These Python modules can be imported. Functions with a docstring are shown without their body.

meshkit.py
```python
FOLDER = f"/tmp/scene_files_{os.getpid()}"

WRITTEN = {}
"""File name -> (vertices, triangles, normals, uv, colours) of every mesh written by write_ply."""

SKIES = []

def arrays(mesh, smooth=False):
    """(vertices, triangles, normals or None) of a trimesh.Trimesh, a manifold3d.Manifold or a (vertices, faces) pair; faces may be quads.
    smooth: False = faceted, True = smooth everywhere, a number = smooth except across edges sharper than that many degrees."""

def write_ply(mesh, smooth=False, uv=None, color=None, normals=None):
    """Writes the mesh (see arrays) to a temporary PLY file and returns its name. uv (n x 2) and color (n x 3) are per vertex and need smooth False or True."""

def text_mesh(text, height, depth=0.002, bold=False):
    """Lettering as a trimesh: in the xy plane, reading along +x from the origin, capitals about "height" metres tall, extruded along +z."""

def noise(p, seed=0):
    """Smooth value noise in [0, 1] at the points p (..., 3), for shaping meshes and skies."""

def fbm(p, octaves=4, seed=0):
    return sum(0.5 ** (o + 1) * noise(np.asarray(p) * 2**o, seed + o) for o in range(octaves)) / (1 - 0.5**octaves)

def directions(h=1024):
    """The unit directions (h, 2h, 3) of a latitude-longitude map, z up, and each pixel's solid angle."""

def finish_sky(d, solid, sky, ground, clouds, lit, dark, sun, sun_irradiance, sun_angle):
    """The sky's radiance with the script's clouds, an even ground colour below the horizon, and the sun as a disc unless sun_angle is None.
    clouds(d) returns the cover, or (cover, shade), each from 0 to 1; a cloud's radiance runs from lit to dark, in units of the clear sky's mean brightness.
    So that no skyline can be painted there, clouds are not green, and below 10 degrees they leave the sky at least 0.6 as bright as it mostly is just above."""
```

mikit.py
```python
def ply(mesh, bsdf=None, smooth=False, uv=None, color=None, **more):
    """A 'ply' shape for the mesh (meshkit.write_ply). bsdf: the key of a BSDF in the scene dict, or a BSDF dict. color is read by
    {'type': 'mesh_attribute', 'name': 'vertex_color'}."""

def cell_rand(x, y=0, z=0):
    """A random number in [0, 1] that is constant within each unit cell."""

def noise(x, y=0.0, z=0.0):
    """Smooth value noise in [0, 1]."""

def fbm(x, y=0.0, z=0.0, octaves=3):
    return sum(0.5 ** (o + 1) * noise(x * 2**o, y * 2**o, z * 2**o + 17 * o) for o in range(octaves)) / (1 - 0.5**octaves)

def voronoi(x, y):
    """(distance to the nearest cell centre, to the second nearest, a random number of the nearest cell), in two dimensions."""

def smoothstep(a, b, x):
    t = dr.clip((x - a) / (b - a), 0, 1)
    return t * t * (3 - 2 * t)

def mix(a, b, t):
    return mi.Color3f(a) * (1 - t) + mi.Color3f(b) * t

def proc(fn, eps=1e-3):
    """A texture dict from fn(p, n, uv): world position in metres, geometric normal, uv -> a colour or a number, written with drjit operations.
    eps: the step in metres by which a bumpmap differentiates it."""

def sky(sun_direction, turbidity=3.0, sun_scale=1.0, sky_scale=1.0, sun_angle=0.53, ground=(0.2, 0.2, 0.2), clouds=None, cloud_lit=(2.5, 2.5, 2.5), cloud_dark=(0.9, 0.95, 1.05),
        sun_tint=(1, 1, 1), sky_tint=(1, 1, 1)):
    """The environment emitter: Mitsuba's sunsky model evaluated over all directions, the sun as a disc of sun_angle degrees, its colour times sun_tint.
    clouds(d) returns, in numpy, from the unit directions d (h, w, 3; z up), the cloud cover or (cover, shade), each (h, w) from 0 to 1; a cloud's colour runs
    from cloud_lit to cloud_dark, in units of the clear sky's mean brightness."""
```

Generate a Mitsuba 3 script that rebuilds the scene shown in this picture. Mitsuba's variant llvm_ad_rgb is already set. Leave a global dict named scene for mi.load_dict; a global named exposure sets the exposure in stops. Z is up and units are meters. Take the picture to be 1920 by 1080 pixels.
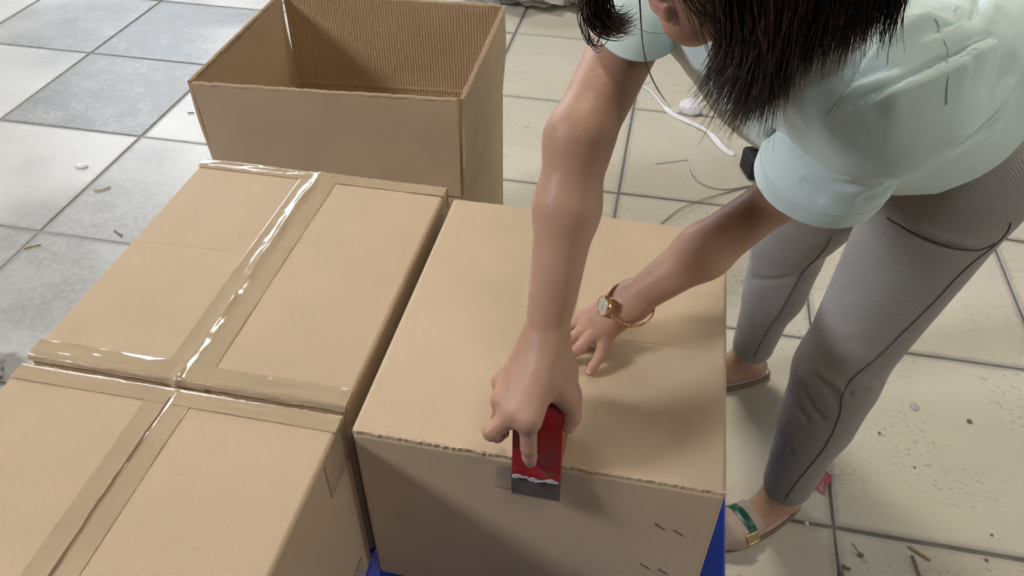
import math, random
import numpy as np, trimesh, drjit as dr, mitsuba as mi
import mikit, meshkit
from mikit import proc, noise, fbm, voronoi, cell_rand, smoothstep, mix
T4 = mi.ScalarTransform4f
scene, labels = {'type': 'scene'}, {}
random.seed(7); RNG = np.random.default_rng(7)

# ---------------------------------------------------------------- camera
FPX, PITCH, ROLL, YAW = 1496.48, 0.7237754, 0.0072770, -0.1949180
CAM = np.array([0, 0, 1.5713])
FW = np.array([math.sin(YAW) * math.cos(PITCH), math.cos(YAW) * math.cos(PITCH), -math.sin(PITCH)])
_r = np.array([math.cos(YAW), -math.sin(YAW), 0.0]); _u = np.cross(_r, FW)
RT = _r * math.cos(ROLL) + _u * math.sin(ROLL)
UP = -_r * math.sin(ROLL) + _u * math.cos(ROLL)
scene['camera'] = {'type': 'perspective', 'fov': math.degrees(2 * math.atan(960 / FPX)), 'fov_axis': 'x', 'near_clip': 0.05, 'far_clip': 100.0,
                   'to_world': T4().look_at(origin=CAM.tolist(), target=(CAM + FW).tolist(), up=UP.tolist())}
def ray(px, py):
    return (px - 960) / FPX * RT - (py - 540) / FPX * UP + FW
def at(px, py, z):
    """the point of the height z that stands at a pixel of the photograph"""
    d = ray(px, py); return CAM + d * ((z - CAM[2]) / d[2])

# ---------------------------------------------------------------- light
exposure = 0.9
scene['sky_light'] = mikit.sky((-0.5, -0.4, 0.75), turbidity=4, sun_scale=0.0, sky_scale=1.0, ground=(0.3, 0.28, 0.25),
                               clouds=lambda d: np.ones(d.shape[:2]), cloud_lit=(.33, .31, .265), cloud_dark=(1, 1, 1))
def area_light(key, origin, target, w, h, rgb):
    scene[key] = {'type': 'rectangle', 'to_world': T4().look_at(origin=list(origin), target=list(target), up=[0, 0.1, 1]) @ T4().scale([w / 2, h / 2, 1]),
                  'bsdf': {'type': 'diffuse', 'reflectance': {'type': 'rgb', 'value': [0.8, 0.8, 0.8]}},
                  'emitter': {'type': 'area', 'radiance': {'type': 'rgb', 'value': list(rgb)}}}
AMB = 1.0
# clerestory window on the left, in front: the key light
area_light('window_1', (-4.4, -0.75, 3.9), (0.0, 1.0, 0.6), 1.0, 0.9, (33.5, 34.5, 36.8))
labels['window_1'] = {'kind': 'structure'}
# ceiling lamp above and behind the packing place
area_light('ceiling_lamp', (-0.3, 2.7, 4.2), (0.1, 1.1, 0.7), 0.65, 0.65, (26, 23.6, 19.4))
labels['ceiling_lamp'] = {'label': 'square warm white ceiling lamp above and behind the open box', 'category': 'lamp'}
area_light('ceiling_lamp_001', (0.9, -0.7, 4.2), (0.5, 0.5, 0.7), 0.9, 0.9, (5.6, 5.3, 4.75))  # added unseen fill light, lifts the near side of shirt and trousers
labels['ceiling_lamp_001'] = {'label': 'wide dim fill light added above the near right floor', 'category': 'lamp'}
# added fill panel far to the right, brightens the near side of the woman
area_light('added_side_fill_3', (3.9, 0.2, 1.9), (0.5, 1.0, 0.8), 1.2, 1.5, (2.3, 2.25, 2.15))
labels['added_side_fill_3'] = {'kind': 'structure'}
# bright doorway far behind on the left
area_light('window_2', (-5.0, 7.0, 3.2), (-0.6, 1.0, 0.5), 2.4, 2.4, (5, 5.4, 6.0))
labels['window_2'] = {'kind': 'structure'}

# ---------------------------------------------------------------- helpers
def V(*a): return np.array(a, float)
def merge(parts):
    vs, fs, n = [], [], 0
    for v, f in parts:
        v, f = np.asarray(v, float), np.asarray(f, int)
        if f.shape[1] == 4: f = np.vstack([f[:, [0, 1, 2]], f[:, [0, 2, 3]]])
        vs.append(v); fs.append(f + n); n += len(v)
    return np.vstack(vs), np.vstack(fs)
def number(key):
    if key not in scene: return key
    k = 1
    while '%s_%03d' % (key, k) in scene: k += 1
    return '%s_%03d' % (key, k)
def put(key, mesh, mat, label=None, cat=None, group=None, kind=None, smooth=30, **more):
    key = number(key)
    if isinstance(mesh, list): mesh = merge(mesh)
    scene[key] = mikit.ply(mesh, mat, smooth, **more)
    tag(key, label, cat, group, kind)
    return key
def tag(key, label=None, cat=None, group=None, kind=None):
    d = {k: v for k, v in (('label', label), ('category', cat), ('group', group), ('kind', kind)) if v}
    if d: labels.setdefault(key, {}).update(d)
def box(x0, x1, y0, y1, z0, z1, c=0.0):
    """box with chamfered top edges"""
    if c <= 0:
        v = V(*[(x, y, z) for z in (z0, z1) for x, y in ((x0, y0), (x1, y0), (x1, y1), (x0, y1))])
        rings = 2
    else:
        v = V(*[(x0, y0, z0), (x1, y0, z0), (x1, y1, z0), (x0, y1, z0), (x0, y0, z1 - c), (x1, y0, z1 - c), (x1, y1, z1 - c), (x0, y1, z1 - c),
                (x0 + c, y0 + c, z1), (x1 - c, y0 + c, z1), (x1 - c, y1 - c, z1), (x0 + c, y1 - c, z1)])
        rings = 3
    f = [(0, 3, 2, 1)]
    for r in range(rings - 1):
        for i in range(4):
            j = (i + 1) % 4; f.append((r * 4 + i, r * 4 + j, r * 4 + 4 + j, r * 4 + 4 + i))
    t = (rings - 1) * 4; f.append((t, t + 1, t + 2, t + 3))
    return v, np.array(f)
def rounded(x0, x1, y0, y1, z0, z1, r, n=5):
    import manifold3d as m3
    r = min(r, (x1 - x0) / 2 - 1e-5, (y1 - y0) / 2 - 1e-5, (z1 - z0) / 2 - 1e-5)
    s = m3.Manifold.sphere(r, 4 * n)
    h = m3.Manifold.batch_hull([s.translate([x, y, z]) for x in (x0 + r, x1 - r) for y in (y0 + r, y1 - r) for z in (z0 + r, z1 - r)])
    m = h.to_mesh(); return np.array(m.vert_properties[:, :3], float), np.array(m.tri_verts, int)
def frame_box(c, ax, ay, az, hx, hy, hz, r=0.0):
    """(rounded) box in a frame of three axes with half sizes"""
    v, f = rounded(-hx, hx, -hy, hy, -hz, hz, r) if r > 0 else box(-hx, hx, -hy, hy, -hz, hz)
    return np.asarray(c) + v[:, :1] * ax + v[:, 1:2] * ay + v[:, 2:] * az, f
def unit(v):
    v = np.asarray(v, float); return v / np.linalg.norm(v)
def spline(pts, n):
    from scipy.interpolate import CubicSpline
    pts = np.asarray(pts, float)
    if len(pts) == 2: return pts[0] + (pts[1] - pts[0]) * np.linspace(0, 1, n)[:, None]
    s = np.r_[0, np.cumsum(np.linalg.norm(np.diff(pts, axis=0), axis=1))]
    return CubicSpline(s, pts)(np.linspace(0, s[-1], n))
def tube(path, rad, n=6, cap=True):
    path = np.asarray(path, float); m = len(path); rad = np.broadcast_to(rad, m)
    t = np.gradient(path, axis=0); t /= np.linalg.norm(t, axis=1, keepdims=True)
    a = np.cross(t[0], [0.3, 0.2, 0.93]); a /= np.linalg.norm(a); vs = []
    for i in range(m):
        a = a - t[i] * (a @ t[i]); a /= np.linalg.norm(a); b = np.cross(t[i], a)
        ang = np.arange(n) * 2 * np.pi / n
        vs.append(path[i] + rad[i] * (np.cos(ang)[:, None] * a + np.sin(ang)[:, None] * b))
    v = np.vstack(vs); f = []
    for i in range(m - 1):
        for k in range(n):
            k2 = (k + 1) % n; f += [(i * n + k, i * n + k2, i * n + n + k2), (i * n + k, i * n + n + k2, i * n + n + k)]
    if cap:
        v = np.vstack([v, path[0], path[-1]])
        for k in range(n):
            k2 = (k + 1) % n; f += [(m * n, k2, k), (m * n + 1, (m - 1) * n + k, (m - 1) * n + k2)]
    return v, np.array(f)
def ribbon(path, side, w, th=0.0008):
    """flat band along a path; side: width direction(s); thickness along path x side"""
    path = np.asarray(path, float); m = len(path)
    t = np.gradient(path, axis=0); t /= np.linalg.norm(t, axis=1, keepdims=True)
    side = np.broadcast_to(np.asarray(side, float), (m, 3)); side = side - t * (side * t).sum(1)[:, None]
    side = side / np.linalg.norm(side, axis=1, keepdims=True); up = np.cross(side, t)
    w = np.broadcast_to(w, m)[:, None] / 2
    v = np.vstack([np.stack([path - side * w - up * th / 2, path + side * w - up * th / 2, path + side * w + up * th / 2, path - side * w + up * th / 2], 1).reshape(-1, 3)])
    f = [(0, 3, 2, 1)]
    for i in range(m - 1):
        for k in range(4):
            k2 = (k + 1) % 4; f.append((i * 4 + k, i * 4 + k2, i * 4 + 4 + k2, i * 4 + 4 + k))
    e = (m - 1) * 4; f.append((e, e + 1, e + 2, e + 3))
    return v, np.array(f)
def sheet(xs, ys, fn, th):
    """slab over a grid: fn(X, Y) -> top height; underside th lower; closed"""
    X, Y = np.meshgrid(xs, ys, indexing='ij'); Z = fn(X, Y); a, b = X.shape
    top = np.stack([X, Y, Z], -1).reshape(-1, 3); bot = np.stack([X, Y, Z - th], -1).reshape(-1, 3)
    I = np.arange(a * b).reshape(a, b)
    q = np.stack([I[:-1, :-1], I[1:, :-1], I[1:, 1:], I[:-1, 1:]], -1).reshape(-1, 4)
    n = a * b; loop = np.r_[I[:, 0], I[-1, 1:], I[-2::-1, -1], I[0, -2::-1]][:-1] if True else None
    nx = np.roll(loop, -1)
    side = np.stack([loop + n, nx + n, nx, loop], -1)
    return np.vstack([top, bot]), np.vstack([q, q[:, ::-1] + n, side])
def mat_principled(key, color, rough=0.5, bump=None, bump_scale=1.0, **more):
    c = color if isinstance(color, dict) else {'type': 'rgb', 'value': list(color)}
    b = {'type': 'principled', 'base_color': c, 'roughness': rough, **more}
    if bump is not None: b = {'type': 'bumpmap', 'tex': bump, 'scale': bump_scale, 'bsdf': b}
    scene[key] = {'type': 'twosided', 'bsdf': b}
    return key

# ---------------------------------------------------------------- materials
def cardboard(key, base, k=1.0, ribs=None, seed=0.0):
    base = np.array(base)
    def col(p, n, uv):
        q = p * 1.0
        m = fbm(q.x * 9 + seed, q.y * 9 + 3, q.z * 9, 3)
        fine = noise(q.x * 900, q.y * 900, q.z * 900) * 0.5 + noise(q.x * 330, q.y * 330, q.z * 330) * 0.5
        fleck = smoothstep(0.80, 0.95, noise(q.x * 260 + 9, q.y * 260, q.z * 260))
        s = 0.93 + 0.14 * m + 0.09 * (fine - 0.5) - 0.06 * fleck
        return mi.Color3f(*[float(b) for b in base]) * s
    def bmp(p, n, uv):
        h = 0.00035 * noise(p.x * 260, p.y * 260, p.z * 260) + 0.0012 * noise(p.x * 22 + seed, p.y * 22, p.z * 22)
        if ribs == 'x':
            h = h + 0.0013 * dr.sin(p.x * (2 * math.pi / 0.0075) + 0.8 * noise(p.z * 30, p.x * 8))
        return h
    mat_principled(key, proc(col), 0.62, proc(bmp, 6e-4), 0.55, specular=0.25)
cardboard('cardboard', (0.500, 0.374, 0.247))
cardboard('cardboard_light', (0.53, 0.402, 0.268), seed=5.0)
cardboard('cardboard_ribbed', (0.43, 0.305, 0.175), ribs='x', seed=9.0)
mat_principled('cardboard_raw', (0.55, 0.43, 0.30), 0.8, specular=0.1)
mat_principled('flute_shade', (0.17, 0.11, 0.06), 0.9, specular=0.05)  # dark tone painting the shade deep between the flutes
def tape_col(p, n, uv):
    m = fbm(p.x * 14, p.y * 14, p.z * 14, 2)
    return mi.Color3f(0.44, 0.335, 0.218) * (0.88 + 0.18 * m)
def tape_bump(p, n, uv):
    return 0.0016 * noise(p.x * 30, p.y * 18, p.z * 30) + 0.0005 * noise(p.x * 160, p.y * 60, p.z * 160)
mat_principled('clear_tape', proc(tape_col), 0.10, proc(tape_bump, 8e-4), 0.8, specular=0.6, clearcoat=0.8, clearcoat_gloss=0.95)

TILE, OX, OY = 0.6, -5.13860749 * 0.6, 5.83933113 * 0.6
def tile_col(p, n, uv):
    cx, cy = dr.floor((p.x - OX) / TILE), dr.floor((p.y - OY) / TILE)
    r1, r2 = cell_rand(cx, cy, 3), cell_rand(cx, cy, 8)
    a = p.x + 7.3 * r1; b = p.y + 5.1 * r2
    cloud = fbm(a * 3.1, b * 5.3, r1 * 40, 4)
    warm = mix((0.71, 0.665, 0.55), (0.60, 0.565, 0.465), cloud)
    streak = smoothstep(0.60, 0.80, fbm(a * 14, b * 60, r2 * 30, 3)) * smoothstep(0.35, 0.6, fbm(a * 2.3 + 8, b * 2.3, 3.0, 2))
    pits = smoothstep(0.74, 0.86, noise(a * 110, b * 210, r1 * 9)) * smoothstep(0.4, 0.65, noise(a * 7, b * 7, 4.0))
    c = mix(warm, (0.30, 0.265, 0.21), 0.14 * streak + 0.38 * pits)
    # grey cement dust trodden in on the left of the room, heavier on some tiles
    g = smoothstep(-0.35, -1.5, p.x + 0.25 * p.y - 0.2 + 0.5 * (fbm(p.x * 1.3, p.y * 1.3, 2.0, 2) - 0.5))
    dirt = smoothstep(0.3, 0.75, fbm(p.x * 1.7 + 3.2, p.y * 1.7, 5.0, 3) + 0.42 * (r2 - 0.5))
    fine = 0.45 * fbm(a * 12, b * 12, 1.0, 3) + 0.55 * fbm(a * 75, b * 95, 2.0, 2)
    c = mix(c, mix((0.60, 0.59, 0.56), (0.70, 0.695, 0.665), fine), 0.75 * g)
    here = lambda a, b: dr.select((cx == a) & (cy == b), mi.Float(1), mi.Float(0))
    dirt = dr.clip(0.8 * dirt - 0.15 + 0.75 * here(1, -2) + 0.45 * here(1, -1) + 0.12 * here(0, -1), 0, 1)
    c = mix(c, (0.205, 0.20, 0.185), g * dr.clip(dirt * (0.5 + 0.75 * fine), 0, 0.9))
    # dirt gathered along the joints
    ex = dr.minimum((p.x - OX) / TILE - cx, 1 - (p.x - OX) / TILE + cx); ey = dr.minimum((p.y - OY) / TILE - cy, 1 - (p.y - OY) / TILE + cy)
    e = dr.minimum(ex, ey)
    c = mix(c, (0.27, 0.255, 0.225), smoothstep(0.03, 0.0, e - 0.02 * fine) * (0.25 + 0.3 * r1))
    return c * (0.93 + 0.12 * r1)
mat_principled('tile', proc(tile_col), 0.42, proc(lambda p, n, uv: 0.0016 * fbm(p.x * 18, p.y * 40, 0.0, 3) , 1e-3), 0.6, specular=0.4)
mat_principled('grout', proc(lambda p, n, uv: mix(mix((0.13, 0.125, 0.115), (0.24, 0.235, 0.22), fbm(p.x * 40, p.y * 40, 0.0, 3)), (.36, .36, .35), smoothstep(-.7, -1.3, p.x) * .75)), 0.85)
mat_principled('blue_plastic', proc(lambda p, n, uv: mix((0.012, 0.034, 0.34), (0.02, 0.055, 0.42), fbm(p.x * 30, p.y * 30, p.z * 30, 3))), 0.38, specular=0.5)

# ---------------------------------------------------------------- floor
put('floor', box(-5.6, 4.6, -2.4, 8.2, -0.08, -0.0045), 'grout', kind='structure', smooth=False)
for ix in range(-3, 14):
    for iy in range(-8, 15):
        x0, y1 = OX + ix * TILE, OY - iy * TILE + 0.0
        if not (-4.8 < x0 < 4.1 and -0.6 < y1 < 8.2): continue
        w = 0.0032 + 0.0016 * RNG.random()
        wl = w + (0.0025 if x0 < -1.2 else 0)
        wn = .0052 if iy == 4 else (.0042 if iy == 3 and ix > 4 else wl); wf = .0052 if iy == 3 and ix > 4 else wl
        v, f = box(x0 + wl, x0 + TILE - wl, y1 - TILE + (wf if iy == 3 else wl), y1 - (wn if iy == 4 else wl), -0.012, 0.0, 0.0016)
        tilt = RNG.normal(0, 0.0005, 2)
        v[4:, 2] += tilt[0] * (v[4:, 0] - x0 - .3) / .3 + tilt[1] * (v[4:, 1] - y1 + .3) / .3 - 0.0008
        put('floor__tile', (v, f), 'tile', smooth=False)

# ---------------------------------------------------------------- pallets
def pallet(name, x0, x1, y0, y1, z0, z1, label, group=None):
    t = 0.028
    import manifold3d as m3
    v, f = rounded(x0, x1, y0, y1, z1 - t, z1, 0.012)
    deck = m3.Manifold(m3.Mesh(v.astype(np.float32), f.astype(np.uint32)))
    holes = []
    for cx in (x0 + 0.042, x1 - 0.042):
        for k in range(3):
            cy = y0 + (y1 - y0) * (0.12, 0.565, 0.9)[k]
            holes.append(m3.Manifold.cylinder(0.1, 0.03, 0.03, 24).translate([cx, cy, z1 - 0.06]))
    for h in holes: deck = deck - h
    m = deck.to_mesh()
    put(name + '__deck', (m.vert_properties[:, :3], m.tri_verts), 'blue_plastic', smooth=40)
    for cx in (x0 + 0.11, (x0 + x1) / 2, x1 - 0.11):
        for cy in (y0 + 0.13, (y0 + y1) / 2, y1 - 0.13):
            put(name + '__foot', rounded(cx - 0.06, cx + 0.06, cy - 0.07, cy + 0.07, z0 + 0.018, z1 - t, 0.01, 3), 'blue_plastic', smooth=40)
    for cx in (x0 + 0.11, (x0 + x1) / 2, x1 - 0.11):
        put(name + '__runner', rounded(cx - 0.06, cx + 0.06, y0, y1, z0, z0 + 0.02, 0.006, 3), 'blue_plastic', smooth=40)
    tag(name, label, 'pallet', group)
pallet('plastic_pallet', -1.02, 0.219, 0.02, 1.19, 0.175, 0.350, 'blue plastic pallet directly under the three closed cartons')
pallet('plastic_pallet_001', -1.02, 0.219, 0.02, 1.19, 0.0, 0.1748, 'blue plastic pallet on the floor, lower of the two under the closed cartons')
pallet('plastic_pallet_002', -0.95, -0.44, 1.41, 1.87, 0.0, 0.174, 'blue plastic pallet under the open carton')

# ---------------------------------------------------------------- cartons
def flutes(p0, p1, up, out, th, walls=2, depth=0.004, pitch=0.0068, jit=0.0006, seed=1):
    """the raw edge of corrugated board from p0 to p1: liners with waves between them"""
    rg = np.random.default_rng(seed)
    p0, p1, up, out = (np.asarray(a, float) for a in (p0, p1, up, out)); L = np.linalg.norm(p1 - p0); d = (p1 - p0) / L
    n = int(L / pitch) * 6; s = np.linspace(0, L, n); parts = []
    wob = np.interp(s, np.linspace(0, L, 40), rg.normal(0, jit, 40)); wob2 = np.interp(s, np.linspace(0, L, 60), rg.normal(0, jit, 60))
    def strip(off, t, amp=None):
        path = p0 + d * s[:, None] + up * (off + wob)[:, None] + out * (wob2 - (0 if amp is None else 0.0006))[:, None]
        path = path - out * depth / 2
        a, b = out * depth / 2, up * t / 2
        v = np.stack([path - a - b, path + a - b, path + a + b, path - a + b], 1).reshape(-1, 3)
        i = np.arange(n - 1)[:, None] * 4
        q = np.vstack([i + np.array([k, (k + 1) % 4, 4 + (k + 1) % 4, 4 + k]) for k in range(4)])
        parts.append((v, q))
    for k in range(walls + 1): strip(-th / 2 + th * k / walls, 0.0008)
    for k in range(walls):
        ph = rg.random() * 6
        strip(-th / 2 + th * (k + 0.5) / walls + (th / walls / 2 - 0.0005) * np.sin(s * 2 * np.pi / pitch + ph), 0.0007, 1)
    return parts
def bulge(x0, x1, y0, y1, amp, seed, groove=()):
    def fn(X, Y):
        u, v = (X - x0) / (x1 - x0), (Y - y0) / (y1 - y0)
        pts = np.stack([X * 3.2 + seed, Y * 3.2, np.zeros_like(X)], -1).reshape(-1, 3)
        h = amp * (meshkit.fbm(pts).reshape(X.shape) - 0.5) * np.clip(16 * u * (1 - u) * v * (1 - v), 0, 1) ** 0.5
        for gy, gx0, gx1, gd, gw in groove:
            h = h - gd * np.exp(-((Y - gy - 0.004 * np.sin(X * 9)) / gw) ** 2) * (1 / (1 + np.exp(-(X - gx0) * 120))) * (1 / (1 + np.exp((X - gx1) * 120)))
        return h
    return fn
def edge_grid(a, b, n, r=0.008):
    return np.unique(np.r_[a, a + r * np.array([.04, .12, .25, .45, .7, 1]), np.linspace(a + r * 1.6, b - r * 1.6, n), b - r * np.array([1, .7, .45, .25, .12, .04]), b])
def quarter(d, r):
    """drop of a rounded edge at the distance d from it"""
    d = np.clip(d, 0, r); return r - np.sqrt(np.maximum(r * r - (r - d) ** 2, 0))
def closed_carton(name, x0, x1, y0, y1, z0, z1, label, mat, seed, groove=(), gap=0.003, fray=True):
    th = 0.0065
    put(name + '__body', rounded(x0, x1, y0, y1, z0, z1 - th, 0.006, 4), mat, smooth=40)
    xm = (x0 + x1) / 2 + 0.0
    for side in (0, 1):
        a, b = (x0 - 0.0008, xm - gap / 2) if side == 0 else (xm + gap / 2, x1 + 0.0008)
        xs, ys = edge_grid(a, b, 26), np.unique(np.r_[edge_grid(y0 + 0.003, y1 - 0.003, 40), *[gy + np.linspace(-0.009, 0.009, 13) for gy, *_ in groove]] if groove else edge_grid(y0 + 0.003, y1 - 0.003, 40))
        bf = bulge(x0, x1, y0, y1, 0.007, seed, groove)
        def top(X, Y, side=side, a=a, b=b):
            d = (X - a) if side == 0 else (b - X)
            return z1 + bf(X, Y) - quarter(d, 0.0063)
        def full(X, Y): return top(X, Y)
        v, f = sheet(xs, ys, full, th)
        n = len(v) // 2; v[n:, 2] = np.minimum(v[n:, 2], v[:n, 2] - 0.0002); v[n:, 2] = np.maximum(v[n:, 2], z1 - th * 1.9)
        fl = put(name + '__flap', (v, f), mat, smooth=40)
        for yy, o, sd in ((y0, -1, 1), (y1, 1, 2)):
            put(fl + '__corrugated_edge', flutes((a + 0.004, yy - o * 0.001, z1 - th / 2), (b, yy - o * 0.001, z1 - th / 2), (0, 0, 1), (0, o, 0), th - 0.0012, seed=sd + seed + side), 'cardboard_raw', smooth=False)
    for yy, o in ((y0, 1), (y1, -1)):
        put(name + '__flute_shade_strip', box(x0 + .004, x1 - .004, min(yy + o * .0022, yy + o * .0034), max(yy + o * .0022, yy + o * .0034), z1 - th, z1 - .0012), 'flute_shade', smooth=False)  # dark plate set behind the waves as their painted shade
    tag(name, label, 'cardboard box')
    return bf
HB = 0.72
DY0, DY1 = 0.6185, 1.1665
DX0 = -0.3405; DX1 = 0.1525
topD = closed_carton('cardboard_box', DX0, DX1, DY0, DY1, 0.3505, HB, 'kraft cardboard box the woman is sealing, its top still without tape', 'cardboard_light', 3,
              groove=((0.862, -0.02, 0.30, 0.0013, 0.0026), (0.905, -0.26, -0.12, 0.0006, 0.003)))

topB = closed_carton('cardboard_box_001', -0.851, -0.3620, 0.6535, 1.199, 0.3505, HB, 'taped cardboard box with shiny wrinkled tape, directly in front of the open box', 'cardboard', 11,
                     groove=((0.935, -0.85, -0.66, 0.0006, 0.002), (0.93, -0.55, -0.36, 0.0004, 0.003)))
topC = closed_carton('cardboard_box_002', -0.8475, -0.3600, 0.093, 0.640, 0.3505, HB, 'taped cardboard box cut off by the lower left corner of the photo', 'cardboard', 23)

def tape(parent, path, lat, w, disp, nu=25, mat='clear_tape', label=None):
    """adhesive tape along a path: lat = width direction, disp(s, u) = lift off the surface in metres"""
    path = np.asarray(path, float); n = len(path); lat = unit(lat)
    t = np.gradient(path, axis=0); t /= np.linalg.norm(t, axis=1, keepdims=True)
    nn = np.cross(np.broadcast_to(lat, t.shape), t)
    s = np.r_[0, np.cumsum(np.linalg.norm(np.diff(path, axis=0), axis=1))]
    u = np.linspace(-0.5, 0.5, nu)
    S, U = np.meshgrid(s, u, indexing='ij')
    top = path[:, None] + lat * (U * w)[..., None] + nn[:, None] * (0.0011 + disp(S, U * w))[..., None]
    bot = top - nn[:, None] * 0.0005
    I = np.arange(n * nu).reshape(n, nu); q = np.stack([I[:-1, :-1], I[1:, :-1], I[1:, 1:], I[:-1, 1:]], -1).reshape(-1, 4)
    N = n * nu; loop = np.r_[I[:, 0], I[-1, 1:], I[-2::-1, -1], I[0, -2:0:-1]]; nx = np.roll(loop, -1)
    return put(parent + '__tape', (np.vstack([top.reshape(-1, 3), bot.reshape(-1, 3)]), np.vstack([q, q[:, ::-1] + N, np.stack([loop + N, nx + N, nx, loop], -1)])), mat, label, smooth=True)
def over(y0, y1, x, bf, z, down0, down1, n, axis='y', r=0.006):
    """path along y over the top of a carton at x, going down the front by down0 and the back by down1"""
    ys = np.linspace(y0 + r, y1 - r, n); a = np.linspace(0, math.pi / 2, 7)[1:]
    top = np.stack([ys * 0 + x, ys, z + bf(ys * 0 + x, ys)], 1)
    pts = []
    if down0: pts += [V(x, y0 - 0.0012, z - k) for k in np.linspace(down0, r, max(3, int(down0 / 0.006)))] + [V(x, y0 + r - r * math.cos(k), z - r + r * math.sin(k)) for k in a[:-1]]
    pts += list(top)
    if down1: pts += [V(x, y1 - r + r * math.sin(k), z - r + r * math.cos(k)) for k in a] + [V(x, y1 + 0.0012, z - k) for k in np.linspace(r, down1, max(3, int(down1 / 0.006)))[1:]]
    return np.array(pts)
def wrinkle(seed, amp, ridge=0.0, ridge_at=0.0, rw=0.006, wob=0.004):
    def fn(S, U):
        p = np.stack([S * 24 + seed, U * 60, S * 0], -1).reshape(-1, 3)
        h = amp * np.clip(meshkit.fbm(p).reshape(S.shape) - 0.42, 0, 1) * 2
        if ridge:
            q = np.stack([S * 9 + seed * 3, S * 0, S * 0], -1).reshape(-1, 3)
            c = ridge_at + wob * (meshkit.fbm(q).reshape(S.shape) - 0.5) * 2
            q[:, 0] = S.ravel() * 13 + 50 + seed
            m = np.clip(0.25 + 1.4 * meshkit.fbm(q).reshape(S.shape), 0.1, 1.4)
            h = h + ridge * m * np.exp(-np.abs((U - c) / rw) ** 1.7)
        return h
    return fn
xs = (-0.851 - 0.362) / 2; xc = (-0.8475 - 0.36) / 2; xd = (DX0 + DX1) / 2
b1, b2, b3 = 'cardboard_box_001', 'cardboard_box_002', 'cardboard_box'
tape(b1, over(0.6535, 1.199, xs, topB, HB, 0.012, 0.06, 150), (1, 0, 0), 0.072, wrinkle(2, 0.0006, 0.0042, -0.006, 0.008, 0.005), 41)
tape(b2, over(0.093, 0.640, xc, topC, HB, 0.06, 0.014, 150), (1, 0, 0), 0.066, wrinkle(7, 0.0003, 0.0016, 0.0, 0.003, 0.003), 41)
tape(b3, over(DY0 + 0.01, DY1, xd - 0.006, topD, HB, 0, 0.05, 120), (1, 0, 0), 0.040, wrinkle(9, 0.0003, 0.0012, 0.0, 0.004, 0.002), 21)
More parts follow.
